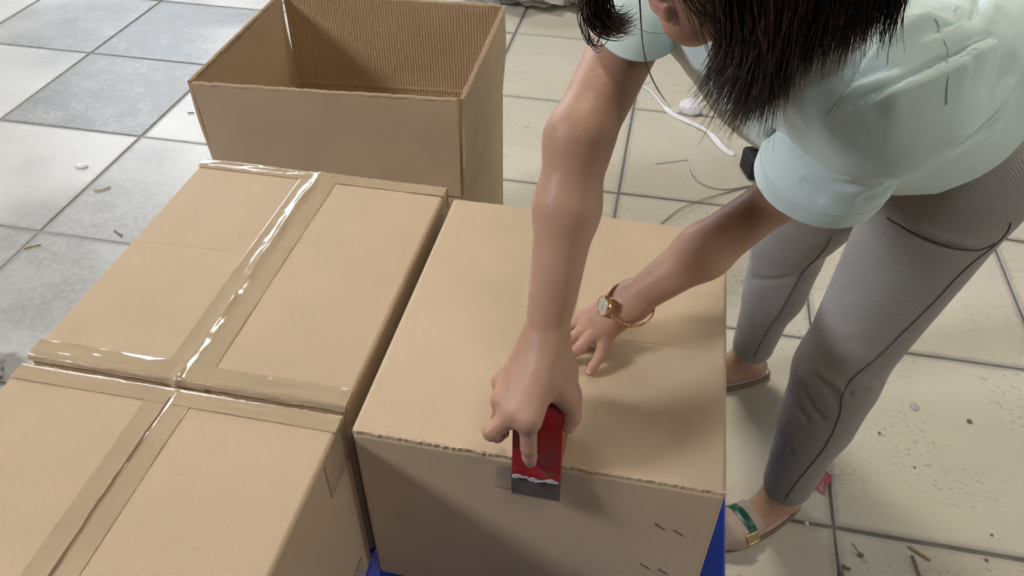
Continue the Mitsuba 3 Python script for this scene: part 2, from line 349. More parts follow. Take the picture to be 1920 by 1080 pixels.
mat_principled('seam_gap_shade', (.17, .115, .07), 0.8)  # dark strip colour, stands in for the shade in the flap gap
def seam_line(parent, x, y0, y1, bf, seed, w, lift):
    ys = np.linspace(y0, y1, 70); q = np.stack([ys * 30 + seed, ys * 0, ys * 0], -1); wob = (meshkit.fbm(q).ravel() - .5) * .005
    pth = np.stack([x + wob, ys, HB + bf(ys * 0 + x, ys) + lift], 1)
    put(parent + '__seam_line', ribbon(pth, (1, 0, 0), w * (.4 + 1.2 * meshkit.fbm(q * 2 + 5).ravel()), .0006), 'seam_gap_shade', 'dark strip on the tape painting the shaded gap between the flaps', smooth=False)
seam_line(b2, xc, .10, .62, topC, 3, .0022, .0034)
def edge_tape(parent, x0, x1, y, bf, back, w_top, w_side, seed, amp=0.0012):
    """tape along the front or back edge of a carton's top, folded over it"""
    o = 1 if back else -1; n = 90; xsx = np.linspace(x0 - 0.0005, x1 + 0.0005, n)
    prof = [(y - o * k, 0.0, 1) for k in np.linspace(w_top, 0.006, 9)] + [(y - o * (0.006 - 0.006 * math.sin(a)), -(0.006 - 0.006 * math.cos(a)), 1) for a in np.linspace(0, math.pi / 2, 6)[1:]] + [(y + o * 0.0003, -k, 0) for k in np.linspace(0.006, w_side, 8)[1:]]
    m = len(prof); P = np.zeros((n, m, 3)); Nn = np.zeros((m, 3))
    for j, (yy, dz, on) in enumerate(prof):
        P[:, j, 0] = xsx; P[:, j, 1] = yy; P[:, j, 2] = HB + dz + bf(xsx, np.clip(xsx * 0 + yy, y - 1, y + 1))
        k = min(max((j - 8) / 5.0, 0), 1) * math.pi / 2; Nn[j] = (0, o * math.sin(k), math.cos(k))
    X, J = np.meshgrid(xsx, np.arange(m), indexing='ij')
    q = np.stack([X * 20 + seed, J * 0.45, X * 0], -1).reshape(-1, 3)
    h = 0.0012 + amp * np.clip(meshkit.fbm(q).reshape(X.shape) - 0.4, 0, 1) * 2
    top = P + Nn * h[..., None]; bot = top - Nn * 0.0005
    I = np.arange(n * m).reshape(n, m); qd = np.stack([I[:-1, :-1], I[1:, :-1], I[1:, 1:], I[:-1, 1:]], -1).reshape(-1, 4)
    if not back: qd = qd
    N = n * m; loop = np.r_[I[:, 0], I[-1, 1:], I[-2::-1, -1], I[0, -2:0:-1]]; nx = np.roll(loop, -1)
    put(parent + '__tape', (np.vstack([top.reshape(-1, 3), bot.reshape(-1, 3)]), np.vstack([qd, qd[:, ::-1] + N, np.stack([loop + N, nx + N, nx, loop], -1)])), 'clear_tape', smooth=True)
edge_tape(b1, -0.851, -0.362, 0.6535, topB, False, 0.034, 0.006, 4, 0.0026)
edge_tape(b1, -0.851, -0.362, 1.199, topB, True, 0.032, 0.05, 15, 0.0026)
edge_tape(b2, -0.8475, -0.360, 0.640, topC, True, 0.030, 0.0062, 31, 0.0016)
edge_tape(b2, -0.8475, -0.360, 0.093, topC, False, 0.030, 0.05, 37, 0.0016)
# tape ends folded down onto side faces
def patch(parent, c, ax, ay, w, h, seed):
    c, ax, ay = V(*c), unit(ax), unit(ay)
    tape(parent, [c + ay * k for k in np.linspace(-h / 2, h / 2, 12)], ax, w, wrinkle(seed, 0.0004), 9)
patch(b3, ((DX0 + DX1) / 2 + 0.005, DY0 - 0.0002, 0.385), (1, 0, 0), (0, 0, 1), 0.055, 0.065, 3)
patch(b3, ((DX0 + DX1) / 2 - 0.022, DY0 - 0.0002, 0.676), (1, 0, 0), (0, 0, 1), 0.05, 0.05, 3)
patch(b2, (-0.360 + 0.0002, 0.60, 0.675), (0, -1, 0), (0, 0, -1), 0.07, 0.08, 8)
patch(b2, (-0.360 + 0.0002, 0.57, 0.385), (0, -1, 0), (0, 0, -1), 0.07, 0.06, 9)
mat_principled('steel_wire', (0.25, 0.23, 0.2), 0.4, metallic=0.9)
for sx, sz in ((0.082, 0.625), (0.108, 0.618), (0.074, 0.520), (0.100, 0.515)):
    p = V(sx, DY0 - 0.001, sz); d = unit((0.8, 0, -0.6)); put(b3 + '__staple', tube([p + V(0, 0.004, 0) - d * 0.008, p - d * 0.008, p + d * 0.008, p + V(0, 0.004, 0) + d * 0.008], 0.0009, 6), 'steel_wire')

# ---------------------------------------------------------------- open carton
def open_carton(name, c, rot, lx, ly, z0, zf, zt, label):
    cr, sr = math.cos(rot), math.sin(rot)
    def w(v):
        v = np.array(v, float); v[:, 0] += 0.047 * v[:, 1]; return np.stack([c[0] + v[:, 0] * cr - v[:, 1] * sr, c[1] + v[:, 0] * sr + v[:, 1] * cr, v[:, 2]], -1)
    th = 0.0065; hx, hy = lx / 2, ly / 2
    put(name + '__bottom', (w(box(-hx, hx, -hy, hy, z0, z0 + th)[0]), box(0, 1, 0, 1, 0, 1)[1]), 'cardboard', smooth=False)
    dirs = [('y', -1), ('y', 1), ('x', -1), ('x', 1)]
    for k, (ax, s) in enumerate(dirs):
        L = hx if ax == 'y' else hy; o = hy if ax == 'y' else hx
        out = 0.004 if ax == 'x' else 0.0
        a0, a1 = -L, L
        u, z = np.linspace(a0, a1, 40), np.r_[z0 + th, np.linspace(z0 + 0.03, zf - 0.012, 8), zf - 0.006, zf - 0.002, zf + 0.002, zf + 0.006]
        u2, z2 = np.linspace(a0 + 0.0035, a1 - 0.0035, 40), np.r_[zf + 0.006, zf + 0.012, np.linspace(zf + 0.03, zt - 0.003, 10)]
        for kind, uu, zz in (('side_panel', u, z), ('flap', u2, z2)):
            U, Z = np.meshgrid(uu, zz, indexing='ij')
            pts = np.stack([U * 5 + k * 9, Z * 5, U * 0], -1).reshape(-1, 3)
            wv = 0.006 * (meshkit.fbm(pts).reshape(U.shape) - 0.5)
            if kind == 'flap': wv = wv + out + np.clip((Z - zf) / (zt - zf), 0, 1) * (0.006 if ax == 'x' else 0.001) + 0.0025 * np.sin(Z * 26 + k) * np.clip((np.abs(U) / L - 0.8) * 5, 0, 1)
            wv = wv - 0.003 * np.exp(-((Z - zf) / 0.004) ** 2)
            base = o + wv
            outer, inner = base, base - th
            def pos(d):
                return np.stack([U, s * d, Z], -1) if ax == 'y' else np.stack([s * d, U, Z], -1)
            A_, B_ = pos(outer), pos(inner); n, m = U.shape; I = np.arange(n * m).reshape(n, m)
            q = np.stack([I[:-1, :-1], I[1:, :-1], I[1:, 1:], I[:-1, 1:]], -1).reshape(-1, 4); N = n * m
            loop = np.r_[I[:, 0], I[-1, 1:], I[-2::-1, -1], I[0, -2:0:-1]]; nx = np.roll(loop, -1)
            f = np.vstack([q, q[:, ::-1] + N, np.stack([loop + N, nx + N, nx, loop], -1)])
            if (ax == 'y') == (s > 0): f = f[:, ::-1]
            key = put(name + '__' + kind, (w(np.vstack([A_.reshape(-1, 3), B_.reshape(-1, 3)])), f), 'cardboard_ribbed' if (ax, s) == ('y', 1) else 'cardboard', smooth=40)
            if kind == 'flap':
                e = (A_[:, -1] + B_[:, -1]) / 2 + V(0, 0, 0.0038); e = w(e)
                od = w(np.array([[0, 0, 0], (0, s, 0) if ax == 'y' else (s, 0, 0)])); od = od[1] - od[0]
                put(key + '__corrugated_edge', flutes(e[0], e[-1], od, (0, 0, 1), th - 0.001, seed=40 + k), 'cardboard_raw', smooth=False)
    tag(name, label, 'cardboard box')
open_carton('cardboard_box_003', (-0.681, 1.637), math.radians(4.3), 0.567, 0.494, 0.1745, 0.545, 0.787, 'open cardboard box with its flaps standing up, empty inside')

# ---------------------------------------------------------------- signed distance bodies
def cone(p0, r0, p1, r1, k=0.01, g=None):
    """a tapered limb piece"""
    p0, p1 = V(*p0), V(*p1); ab = p1 - p0; L2 = max(ab @ ab, 1e-12)
    def fn(P):
        q = P - p0.astype(P.dtype); t = np.clip(q @ ab.astype(P.dtype) / L2, 0, 1)
        q = q - t[:, None] * ab.astype(P.dtype)
        return np.sqrt((q * q).sum(1)) - (r0 + (r1 - r0) * t)
    return fn, k, g
def ell(c, axes, radii, k=0.02, g=None):
    """an ellipsoid; axes = two directions (the third is across both)"""
    a = unit(axes[0]); b = axes[1] - a * (np.asarray(axes[1]) @ a); b = unit(b); M = np.stack([a, b, np.cross(a, b)], 1); c = V(*c); R = np.asarray(radii, float)
    def fn(P):
        q = ((P - c.astype(P.dtype)) @ M.astype(P.dtype))
        k0 = np.sqrt(((q / R) ** 2).sum(1)); k1 = np.sqrt(((q / R ** 2) ** 2).sum(1))
        return k0 * (k0 - 1) / np.maximum(k1, 1e-6)
    return fn, k, g
def slab_cone(p0, p1, wdir, w0, w1, r0, r1, k=0.008, g=None):
    """a limb piece with a flat oval section: half extra width w along wdir"""
    p0, p1 = V(*p0), V(*p1); ab = p1 - p0; L2 = ab @ ab; wd = np.asarray(wdir, float); wd = unit(wd - ab * (wd @ ab) / L2)
    def fn(P):
        q = P - p0.astype(P.dtype); t = np.clip(q @ ab.astype(P.dtype) / L2, 0, 1)
        q = q - t[:, None] * ab.astype(P.dtype); s = q @ wd.astype(P.dtype); lim = w0 + (w1 - w0) * t
        q = q - np.clip(s, -lim, lim)[:, None] * wd.astype(P.dtype)
        return np.sqrt((q * q).sum(1)) - (r0 + (r1 - r0) * t)
    return fn, k, g
def smin(a, b, k):
    h = np.maximum(k - np.abs(a - b), 0) / k
    return np.minimum(a, b) - h * h * k * 0.25
def sdf_mesh(prims, h, smooth=4):
    """surface nets of the smooth union; prims of one group join first among themselves, groups then join hard, and last the whole with the rest"""
    N = 12; prims = list(prims)
    lo, hi = np.array([-1.2, -0.1, -0.02]), np.array([1.4, 2.2, 1.75])
    B = N * h; nb = np.ceil((hi - lo) / B).astype(int)
    # coarse search for the blocks near the surface
    C = np.stack(np.meshgrid(*[np.arange(n) for n in nb], indexing='ij'), -1).reshape(-1, 3)
    ctr = (lo + (C + 0.5) * B).astype(np.float32)
    D = np.stack([p[0](ctr) for p in prims], 1)
    dm = D.min(1); half = B * 0.5 * 3 ** 0.5; km = max(p[1] for p in prims)
    keep = np.abs(dm) < half + km * 0.5 + h * 2
    C, D, dm = C[keep], D[keep], dm[keep]
    use = D < (dm[:, None] + 2 * half + 2.0 * km)
    off = np.stack(np.meshgrid(*[np.arange(N + 1)] * 3, indexing='ij'), -1).reshape(-1, 3)
    dims = nb * N + 2; corners = np.array([(0,0,0),(1,0,0),(0,1,0),(1,1,0),(0,0,1),(1,0,1),(0,1,1),(1,1,1)])
    groups = [g for g in dict.fromkeys(p[2] for p in prims) if g is not None]
    ids, pos, quads = [], [], []
    edges = [(0,1),(2,3),(4,5),(6,7),(0,2),(1,3),(4,6),(5,7),(0,4),(1,5),(2,6),(3,7)]
    gid = lambda c: (c[..., 0] * dims[1] + c[..., 1]) * dims[2] + c[..., 2]
    step = 400
    for s in range(0, len(C), step):
        Cb, U = C[s:s + step], use[s:s + step]; n = len(Cb); M = len(off)
        P = (lo + (Cb[:, None] * N + off[None]) * h).astype(np.float32)
        def acc(sel, hard=False):
            A = np.full((n, M), 9.0, np.float32)
            for i in sel:
                u = np.nonzero(U[:, i])[0]
                if len(u):
                    d = prims[i][0](P[u].reshape(-1, 3)).reshape(-1, M).astype(np.float32)
                    A[u] = smin(A[u], d, prims[i][1])
            return A
        S = acc([i for i, p in enumerate(prims) if p[2] is None])
        if groups:
            F = None
            for g in groups:
                sel = [i for i, p in enumerate(prims) if p[2] == g]
                if not U[:, sel].any(): continue
                A = acc(sel); F = A if F is None else smin(F, A, 0.0012)
            if F is not None: S = smin(S, F, 0.009)
        S = S.reshape(n, N + 1, N + 1, N + 1)
        cs = np.stack([S[:, a:N + a, b:N + b, c:N + c] for a, b, c in corners], -1)
        act = (cs.min(-1) < 0) & (cs.max(-1) >= 0)
        bi, ci, cj, ck = np.nonzero(act); val = cs[bi, ci, cj, ck]
        num = np.zeros((len(bi), 3)); cnt = np.zeros(len(bi))
        for a, b in edges:
            va, vb = val[:, a], val[:, b]; x = (va < 0) != (vb < 0); t = np.where(x, va / np.where(x, va - vb, 1), 0)
            num += np.where(x[:, None], corners[a] + t[:, None] * (corners[b] - corners[a]), 0); cnt += x
        g = Cb[bi] * N + np.stack([ci, cj, ck], 1)
        ids.append(gid(g)); pos.append(lo + (g + num / cnt[:, None]) * h)
        for ax in range(3):
            sl0 = [slice(None)] + [slice(0, N)] * 3; sl1 = list(sl0); sl1[ax + 1] = slice(1, N + 1)
            a, b = S[tuple(sl0)] < 0, S[tuple(sl1)] < 0
            bb, i, j, k = np.nonzero(a != b); inside = a[bb, i, j, k]
            gg = Cb[bb] * N + np.stack([i, j, k], 1); o1, o2 = (ax + 1) % 3, (ax + 2) % 3
            e1, e2 = np.eye(3, dtype=int)[o1], np.eye(3, dtype=int)[o2]
            q = np.stack([gid(gg), gid(gg - e1), gid(gg - e1 - e2), gid(gg - e2)], 1)
            quads.append(np.where(inside[:, None], q, q[:, ::-1]))
    ids, pos, quads = np.concatenate(ids), np.concatenate(pos), np.concatenate(quads)
    o = np.argsort(ids); ids, pos = ids[o], pos[o]
    ix = np.clip(np.searchsorted(ids, quads), 0, len(ids) - 1); good = (ids[ix] == quads).all(1); ix = ix[good]
    tri = np.vstack([ix[:, [0, 1, 2]], ix[:, [0, 2, 3]]])
    m = trimesh.Trimesh(pos, tri, process=False); m.merge_vertices(); m.update_faces(m.nondegenerate_faces()); m.remove_unreferenced_vertices()
    if smooth: taubin(m, smooth)
    return m
def taubin(m, n, lam=0.5, mu=-0.52):
    import scipy.sparse as sp
    e = m.edges_unique; N = len(m.vertices)
    A = sp.coo_matrix((np.ones(len(e) * 2), (np.r_[e[:, 0], e[:, 1]], np.r_[e[:, 1], e[:, 0]])), (N, N)).tocsr()
    W = sp.diags(1 / np.maximum(A.sum(1).A1 if hasattr(A.sum(1), 'A1') else np.asarray(A.sum(1)).ravel(), 1)) @ A
    v = np.array(m.vertices)
    for i in range(n):
        v = v + lam * (W @ v - v); v = v + mu * (W @ v - v)
    m.vertices = v
    return m
def cut(m, o, n):
    """keeps the side of the plane that n points to"""
    r = trimesh.intersections.slice_mesh_plane(m, np.asarray(n, float), np.asarray(o, float), cap=False)
    r.merge_vertices(); return r
def vnormals(m):
    v, f = np.array(m.vertices), np.array(m.faces); n = np.zeros_like(v); c = np.cross(v[f[:, 1]] - v[f[:, 0]], v[f[:, 2]] - v[f[:, 0]])
    for k in range(3): np.add.at(n, f[:, k], c)
    return n / np.maximum(np.linalg.norm(n, axis=1, keepdims=True), 1e-12)
def solidify(m, th):
    """gives an open cloth surface its thickness, inwards, with closed rims"""
    v, f = np.array(m.vertices), np.array(m.faces); n = vnormals(m); N = len(v)
    e = np.sort(m.edges, axis=1); u, inv, c = np.unique(e, axis=0, return_inverse=True, return_counts=True)
    be = m.edges[c[np.ravel(inv)] == 1]
    side = np.vstack([np.stack([be[:, 1], be[:, 0], be[:, 0] + N], 1), np.stack([be[:, 1], be[:, 0] + N, be[:, 1] + N], 1)])
    return np.vstack([v, v - n * th]), np.vstack([f, f[:, ::-1] + N, side])
def along(m, pts, n=60):
    """a smooth line through points, laid onto the surface of a mesh"""
    from scipy.spatial import cKDTree
    v = np.array(m.vertices); p = spline(pts, n); d, i = cKDTree(v).query(p, k=6)
    w = 1 / (d + 1e-4); q = (v[i] * w[..., None]).sum(1) / w.sum(1)[:, None]
    nn = vnormals(m)[i[:, 0]]; q = p - nn * ((p - q) * nn).sum(1)[:, None]
    from scipy.ndimage import gaussian_filter1d
    return gaussian_filter1d(q, 1.5, axis=0, mode='nearest')
def folds(m, lines):
    """presses creases (depth < 0) and ridges (> 0) into a cloth, or with a fourth entry lays a fold: a tight crease with a raised slope of that length beside it"""
    from scipy.spatial import cKDTree
    from scipy.ndimage import gaussian_filter1d
    import scipy.sparse as sp
    v = np.array(m.vertices); e = m.edges_unique; N = len(v)
    A = sp.coo_matrix((np.ones(len(e) * 2), (np.r_[e[:, 0], e[:, 1]], np.r_[e[:, 1], e[:, 0]])), (N, N)).tocsr(); dg = np.asarray(A.sum(1)).ravel()[:, None]
    n = vnormals(m)
    for _ in range(12): n = (A @ n + n) / (dg + 1)
    n /= np.linalg.norm(n, axis=1, keepdims=True); d = np.zeros(N)
    for pts, depth, width, *step in lines:
        c = gaussian_filter1d(along(m, pts, 220), 6, axis=0, mode='nearest'); t = cKDTree(c); reach = max(width * 3.2, 3 * step[0] if step else 0)
        dist, i = t.query(v, distance_upper_bound=reach); ok = np.isfinite(dist); i = i[ok]; x = dist[ok]
        s = i / 219.0; fade = np.clip(np.minimum(s, 1 - s) * 5, 0, 1); fade = fade * fade * (3 - 2 * fade)
        if step:
            tg = np.gradient(c, axis=0); sd = (np.cross(tg[i], n[ok]) * (v[ok] - c[i])).sum(1) > 0
            d[ok] += depth * fade * (np.where(sd, np.exp(-x / step[0]), 0) - .55 * np.exp(-(x / width) ** 2))
        else:
            d[ok] += depth * fade * np.exp(-(x / width) ** 2)
    m.vertices = v + n * d[:, None]
    return taubin(m, 2)

# ---------------------------------------------------------------- the woman: joints
J = dict(
    wrist_r=at(1022, 640, .875), elbow_r=V(-.083, .815, 1.083), shoulder_r=V(-.020, 1.045, 1.190),
    wrist_l=at(1186, 563, .792), elbow_l=V(.180, .928, .966), shoulder_l=V(.240, .835, 1.165),
    hip_l=V(.480, 1.205, .865), hip_r=V(.385, 1.340, .870), knee_l=V(.398, 1.128, .457), knee_r=V(.330, 1.500, .456),
    ankle_l=V(.382, 1.105, .085), ankle_r=V(.318, 1.512, .085))
SHM = (J['shoulder_r'] + J['shoulder_l']) / 2; HPM = (J['hip_l'] + J['hip_r']) / 2
SP = unit(HPM - SHM)                                   # down the spine
LAT = J['shoulder_l'] - J['shoulder_r']; LAT = unit(LAT - SP * (LAT @ SP))   # to her left
VEN = -unit(np.cross(LAT, SP));                        # out of the chest
if VEN[2] > 0: VEN = -VEN
FDIR = unit((-.80, -.52, -.30)); FUP = unit(V(-.22, -.16, .95)); FUP = unit(FUP - FDIR * (FUP @ FDIR)); FLT = np.cross(FUP, FDIR)
HEAD = at(1368, -182, 1.352)
def hd(f, u, l): return HEAD + FDIR * f + FUP * u + FLT * l

mat_principled('skin', {'type': 'mesh_attribute', 'name': 'vertex_color'}, 0.48, proc(lambda p, n, uv: 0.0005 * noise(p.x * 520, p.y * 520, p.z * 520) + 0.0006 * noise(p.x * 170, p.y * 170, p.z * 170), 4e-4), 0.5, specular=0.35)
# ---- arms, hands
def finger(g, pts, radii):
    return [cone(pts[i], radii[i], pts[i + 1], radii[i + 1], 0.003, g) for i in range(len(pts) - 1)]
P = []
wr, er, sr_ = J['wrist_r'], J['elbow_r'], J['shoulder_r']
wl, el, sl_ = J['wrist_l'], J['elbow_l'], J['shoulder_l']
P += [cone(sr_, .046, er, .0375, .02), cone(er, .0375, er + (wr - er) * .33, .0370, .02), cone(er + (wr - er) * .33, .0370, wr, .0255, .02)]
P += [cone(sl_, .042, el, .0310, .02), cone(el, .0310, el + (wl - el) * .5 + V(0, 0, -.003), .0365, .02), cone(el + (wl - el) * .5 + V(0, 0, -.003), .0365, wl, .0245, .02)]
# right hand over the dispenser
KI, KM, KR, KP = at(990, 788, .822), at(966, 773, .826), at(947, 746, .827), at(941, 716, .824)
P += [slab_cone(wr, (KI + KM) / 2, KI - KP, .010, .012, .0215, .0150, .012), slab_cone(wr, (KM + KR) / 2, KI - KP, .008, .014, .0205, .0140, .012), cone(wr, .020, KP, .0120, .012), cone(wr, .020, KI, .0130, .012)]
P += finger('ri', [KI, at(991, 838, .778), at(993, 856, .758), at(995, 866, .744)], [.0118, .0104, .0094, .0076])
P += finger('rm', [KM, at(922, 810, .802), at(933, 816, .776), at(945, 812, .762)], [.0120, .0112, .0092, .0072])
P += finger('rr', [KR, at(934, 783, .797), at(934, 795, .770), at(948, 797, .758)], [.0110, .0090, .0080, .0068])
P += finger('rp', [KP, at(937, 752, .798), at(936, 767, .779), at(948, 772, .767)], [.0100, .0080, .0070, .0060])
P += [cone(wr, .019, at(1052, 690, .850), .0185, .014), cone(at(1052, 690, .850), .0185, at(1068, 742, .824), .0135, .012), cone(at(1030, 715, .846), .016, at(1062, 752, .825), .0120, .014)]
P += finger('rt', [at(1069, 742, .824), at(1074, 780, .801), at(1067, 800, .788)], [.0128, .0110, .0085])
tn = unit(V(.02, -.62, .78)); ul = unit(KI - KP)
for K_, w_, e_ in ((KI, wr + ul * .010, .0022), (KM, wr + ul * .002, .0026), (KR, wr - ul * .006, .0012)):
    o0, o1 = w_ + tn * (.0205 - .004), K_ + tn * (.0075); P += [cone(w_ + (K_ - w_) * .30 + tn * .0135, .0048, K_ + (w_ - K_) * .12 + tn * (.0070 + e_), .0046, .006)]
for K_ in (KI, KM): P += [ell(K_ + tn * .0035, (ul, tn), (.0100, .0098, .0110), .006)]
# left hand flat on the carton
LI, LM, LR, LP = at(1098, 597, .757), at(1105, 612, .761), at(1117, 621, .758), at(1135, 631, .750)
P += [slab_cone(wl, (LI + LM) / 2, LI - LP, .010, .010, .0190, .0120, .012), slab_cone(wl, (LR + LM) / 2, LI - LP, .010, .010, .0195, .0120, .012), cone(wl, .018, LP, .0110, .012), cone(wl, .018, LI, .0110, .012)]
P += finger('lp', [LP, at(1125, 666, .743), at(1113, 686, .734), at(1106, 696, .7285)], [.0098, .0080, .0074, .0066])
P += finger('lr', [LR, at(1088, 652, .749), at(1070, 665, .738), at(1054, 674, .7285)], [.0104, .0086, .0076, .0066])
P += finger('lm', [LM, at(1073, 634, .750), at(1051, 643, .739), at(1035, 649, .7285)], [.0106, .0087, .0078, .0066])
P += finger('li', [LI, at(1068, 613, .749), at(1046, 617, .739), at(1030, 622, .7285)], [.0104, .0085, .0076, .0066])
P += finger('lt', [at(1150, 585, .768), at(1112, 592, .744), at(1090, 606, .735), at(1068, 616, .7300)], [.0150, .0108, .0096, .0080])
# torso under the shirt, neck, head
CH = SHM + SP * .13
P += [ell(CH, (LAT, SP), (.145, .17, .095), .03), ell(SHM + SP * .36, (LAT, SP), (.125, .17, .085), .03), ell(HPM, (LAT, SP), (.15, .11, .10), .03), cone(J['shoulder_l'], .05, J['shoulder_r'], .05, .03)]
NB = SHM - SP * .01 - VEN * .03
P += [cone(NB, .055, hd(-.03, -.075, 0), .050, .02)]
P += [ell(hd(-.012, .028, 0), (FDIR, FUP), (.092, .088, .074), .02), ell(hd(.028, -.045, 0), (FDIR, FUP), (.056, .070, .052), .025), cone(hd(.055, -.098, -.008), .014, hd(.055, -.098, .008), .014, .02),
      cone(hd(.050, -.090, 0), .02, hd(-.015, -.055, .046), .018, .025), cone(hd(.050, -.090, 0), .02, hd(-.015, -.055, -.046), .018, .025),
      cone(hd(.078, .012, 0), .008, hd(.098, -.028, 0), .0115, .012), cone(hd(.092, -.032, -.011), .007, hd(.092, -.032, .011), .007, .008),
      cone(hd(.083, -.062, -.014), .0055, hd(.083, -.062, .014), .0055, .006), cone(hd(.081, -.072, -.012), .0065, hd(.081, -.072, .012), .0065, .006)]
for s in (-1, 1):
    P += [ell(hd(.076, .004, s * .031), (FDIR, FUP), (.012, .011, .013), .004), cone(hd(.084, .022, s * .016), .006, hd(.076, .024, s * .046), .005, .01), ell(hd(.060, -.030, s * .036), (FDIR, FUP), (.022, .020, .020), .02),
          cone(hd(-.012, .012, s * .076), .010, hd(-.006, -.024, s * .073), .008, .008)]
# legs and feet
for sd, FD in (('l', unit((-.78, -.62, 0))), ('r', unit((-.93, -.36, 0)))):
    hp, kn, an = J['hip_' + sd], J['knee_' + sd], J['ankle_' + sd]
    P += [cone(hp, .078, kn, .050, .03), cone(kn, .050, kn + (an - kn) * .35 + unit((.75, .6, 0)) * .012, .050, .02), cone(kn + (an - kn) * .35, .048, an, .033, .02)]
    heel = V(an[0], an[1], 0) - FD * .030 + V(0, 0, .047); ball = V(an[0], an[1], 0) + FD * .125 + V(0, 0, .038)
    P += [cone(an, .034, heel, .027, .02), slab_cone(heel, ball, np.cross(FD, (0, 0, 1)), .004, .020, .025, .0165, .02), cone(an, .032, V(an[0], an[1], 0) + FD * .07 + V(0, 0, .050), .024, .02)]
    for k in range(5):
        o = np.cross(FD, (0, 0, 1)) * (k - 2) * .0165 * (1 if sd == 'r' else -1)
        b = ball + o; P += finger('toe%s%d' % (sd, k), [b, b + FD * (.045 - .006 * k) + V(0, 0, -.008)], [.0105 if k else .013, .0075 if k else .010])
body = sdf_mesh(P, 0.0024, 3)
bv = np.array(body.vertices); bn = vnormals(body)
def near(pts, w): 
    """0..1 closeness of the skin to some points"""
    from scipy.spatial import cKDTree
    d, _ = cKDTree(np.array(pts)).query(bv); return np.exp(-(d / w) ** 2)
cn = meshkit.fbm(bv * 16).reshape(-1); cf = meshkit.fbm(bv * 70 + 3).reshape(-1)
skin_a, skin_b = V(.405, .222, .145), V(.465, .272, .187)
col = skin_a + (skin_b - skin_a) * np.clip(cn * 1.4 - .2, 0, 1)[:, None]
col = col * (0.95 + 0.1 * cf)[:, None]
hands = near([KI, KM, KR, KP, at(991, 838, .778), at(917, 812, .802), LI, LM, LR, LP, at(1125, 666, .743), at(1088, 652, .749), at(1113, 686, .734), at(1106, 696, .7285), at(1071, 783, .801), at(1073, 634, .75)], .011)
col = col + (V(.50, .25, .185) - col) * (0.45 * hands)[:, None]
foot = 1 / (1 + np.exp((bv[:, 2] - .13) * 60)); col = col + (V(.42, .265, .18) - col) * (0.6 * foot)[:, None]
lips = near([hd(.087, -.064, -.012), hd(.088, -.066, 0), hd(.087, -.064, .012)], .008); col = col + (V(.50, .20, .17) - col) * (0.7 * lips)[:, None]
eyes = near([hd(.087, .004, -.031), hd(.087, .004, .031)], .005) > .4; col[eyes] = (.06, .04, .03)
# skin creases over the finger joints
put('person', (bv, np.array(body.faces)), 'skin', 'woman in a pale mint shirt and grey trousers bending over a cardboard box', 'person', smooth=True, color=np.clip(col, 0, 1))
mat_principled('fingernail', (.70, .46, .39), 0.25, specular=0.5)
def nail(tip, d, up, w=.0048, l=.0062):
    d = unit(d); up = unit(up - d * (up @ d)); s = np.cross(d, up); n = 9
    u, t = np.meshgrid(np.linspace(-1, 1, n), np.linspace(-1, 1, n), indexing='ij')
    k = np.sqrt(np.clip(1 - (np.clip(np.abs(t) - .35, 0, 1) / .65) ** 2, 0, 1)) * .98 + .02
    v = tip + (s * (u * w * k)[..., None] + d * (t * l)[..., None] + up * (-(u * k) ** 2 * w * .42)[..., None]).reshape(n, n, 3); v = v.reshape(-1, 3)
    I = np.arange(n * n).reshape(n, n); q = np.stack([I[:-1, :-1], I[1:, :-1], I[1:, 1:], I[:-1, 1:]], -1).reshape(-1, 4)
    put('person__fingernail', [(v, q), (v - up * .0006, q[:, ::-1])], 'fingernail', smooth=False)
a, b = at(993, 856, .758), at(995, 866, .744); nail(b + V(0, -.0058, .0030), b - a, V(0, -.9, .35), .0044, .0050)
a, b = at(1113, 686, .734), at(1106, 696, .7285); nail(b + V(0, -.0022, .0060), b - a, V(-.1, -.55, .8))

# ---------------------------------------------------------------- clothes
def cloth_color(base, k, s=1.0):
    base = np.array(base)
    def fn(p, n, uv):
        w = noise(p.x * 700, p.y * 700, p.z * 700)
        return mi.Color3f(*[float(b) for b in base]) * (0.95 + 0.08 * fbm(p.x * 8, p.y * 8, p.z * 8, 2) + k * (w - 0.5))
    return proc(fn)
mat_principled('mint_cotton', cloth_color((.55, .65, .63), .06), 0.8, proc(lambda p, n, uv: 0.0004 * noise(p.x * 600, p.y * 600, p.z * 600) + 0.002 * fbm(p.x * 26, p.y * 26, p.z * 26, 2), 5e-4), 0.5, specular=0.2, sheen=0.25)
mat_principled('mint_thread', (.43, .51, .49), 0.8)
def herring(p, n, uv):
    u = p.x * 0.72 - p.y * 0.55; z = p.z * 0.93 + 0.25 * p.x
    c = u / 0.0095; t = dr.abs(c - 2 * dr.floor(c / 2) - 1) * 0.0095
    w = 0.5 + 0.5 * dr.sin((z + t * 1.0) * (2 * math.pi / 0.0038))
    g = noise(p.x * 900, p.y * 900, p.z * 900)
    m = fbm(p.x * 7, p.y * 7, p.z * 7, 2)
    return mix((.150, .140, .130), (.395, .372, .350), dr.clip(0.62 * w + 0.38 * g, 0, 1)) * (0.92 + 0.16 * m)
mat_principled('herringbone_wool', proc(herring), 0.85, proc(lambda p, n, uv: 0.0006 * noise(p.x * 500, p.y * 500, p.z * 500) + 0.002 * fbm(p.x * 22, p.y * 22, p.z * 22, 2), 5e-4), 0.5, specular=0.15, sheen=0.4)
mat_principled('grey_thread', (.075, .07, .066), 0.9)

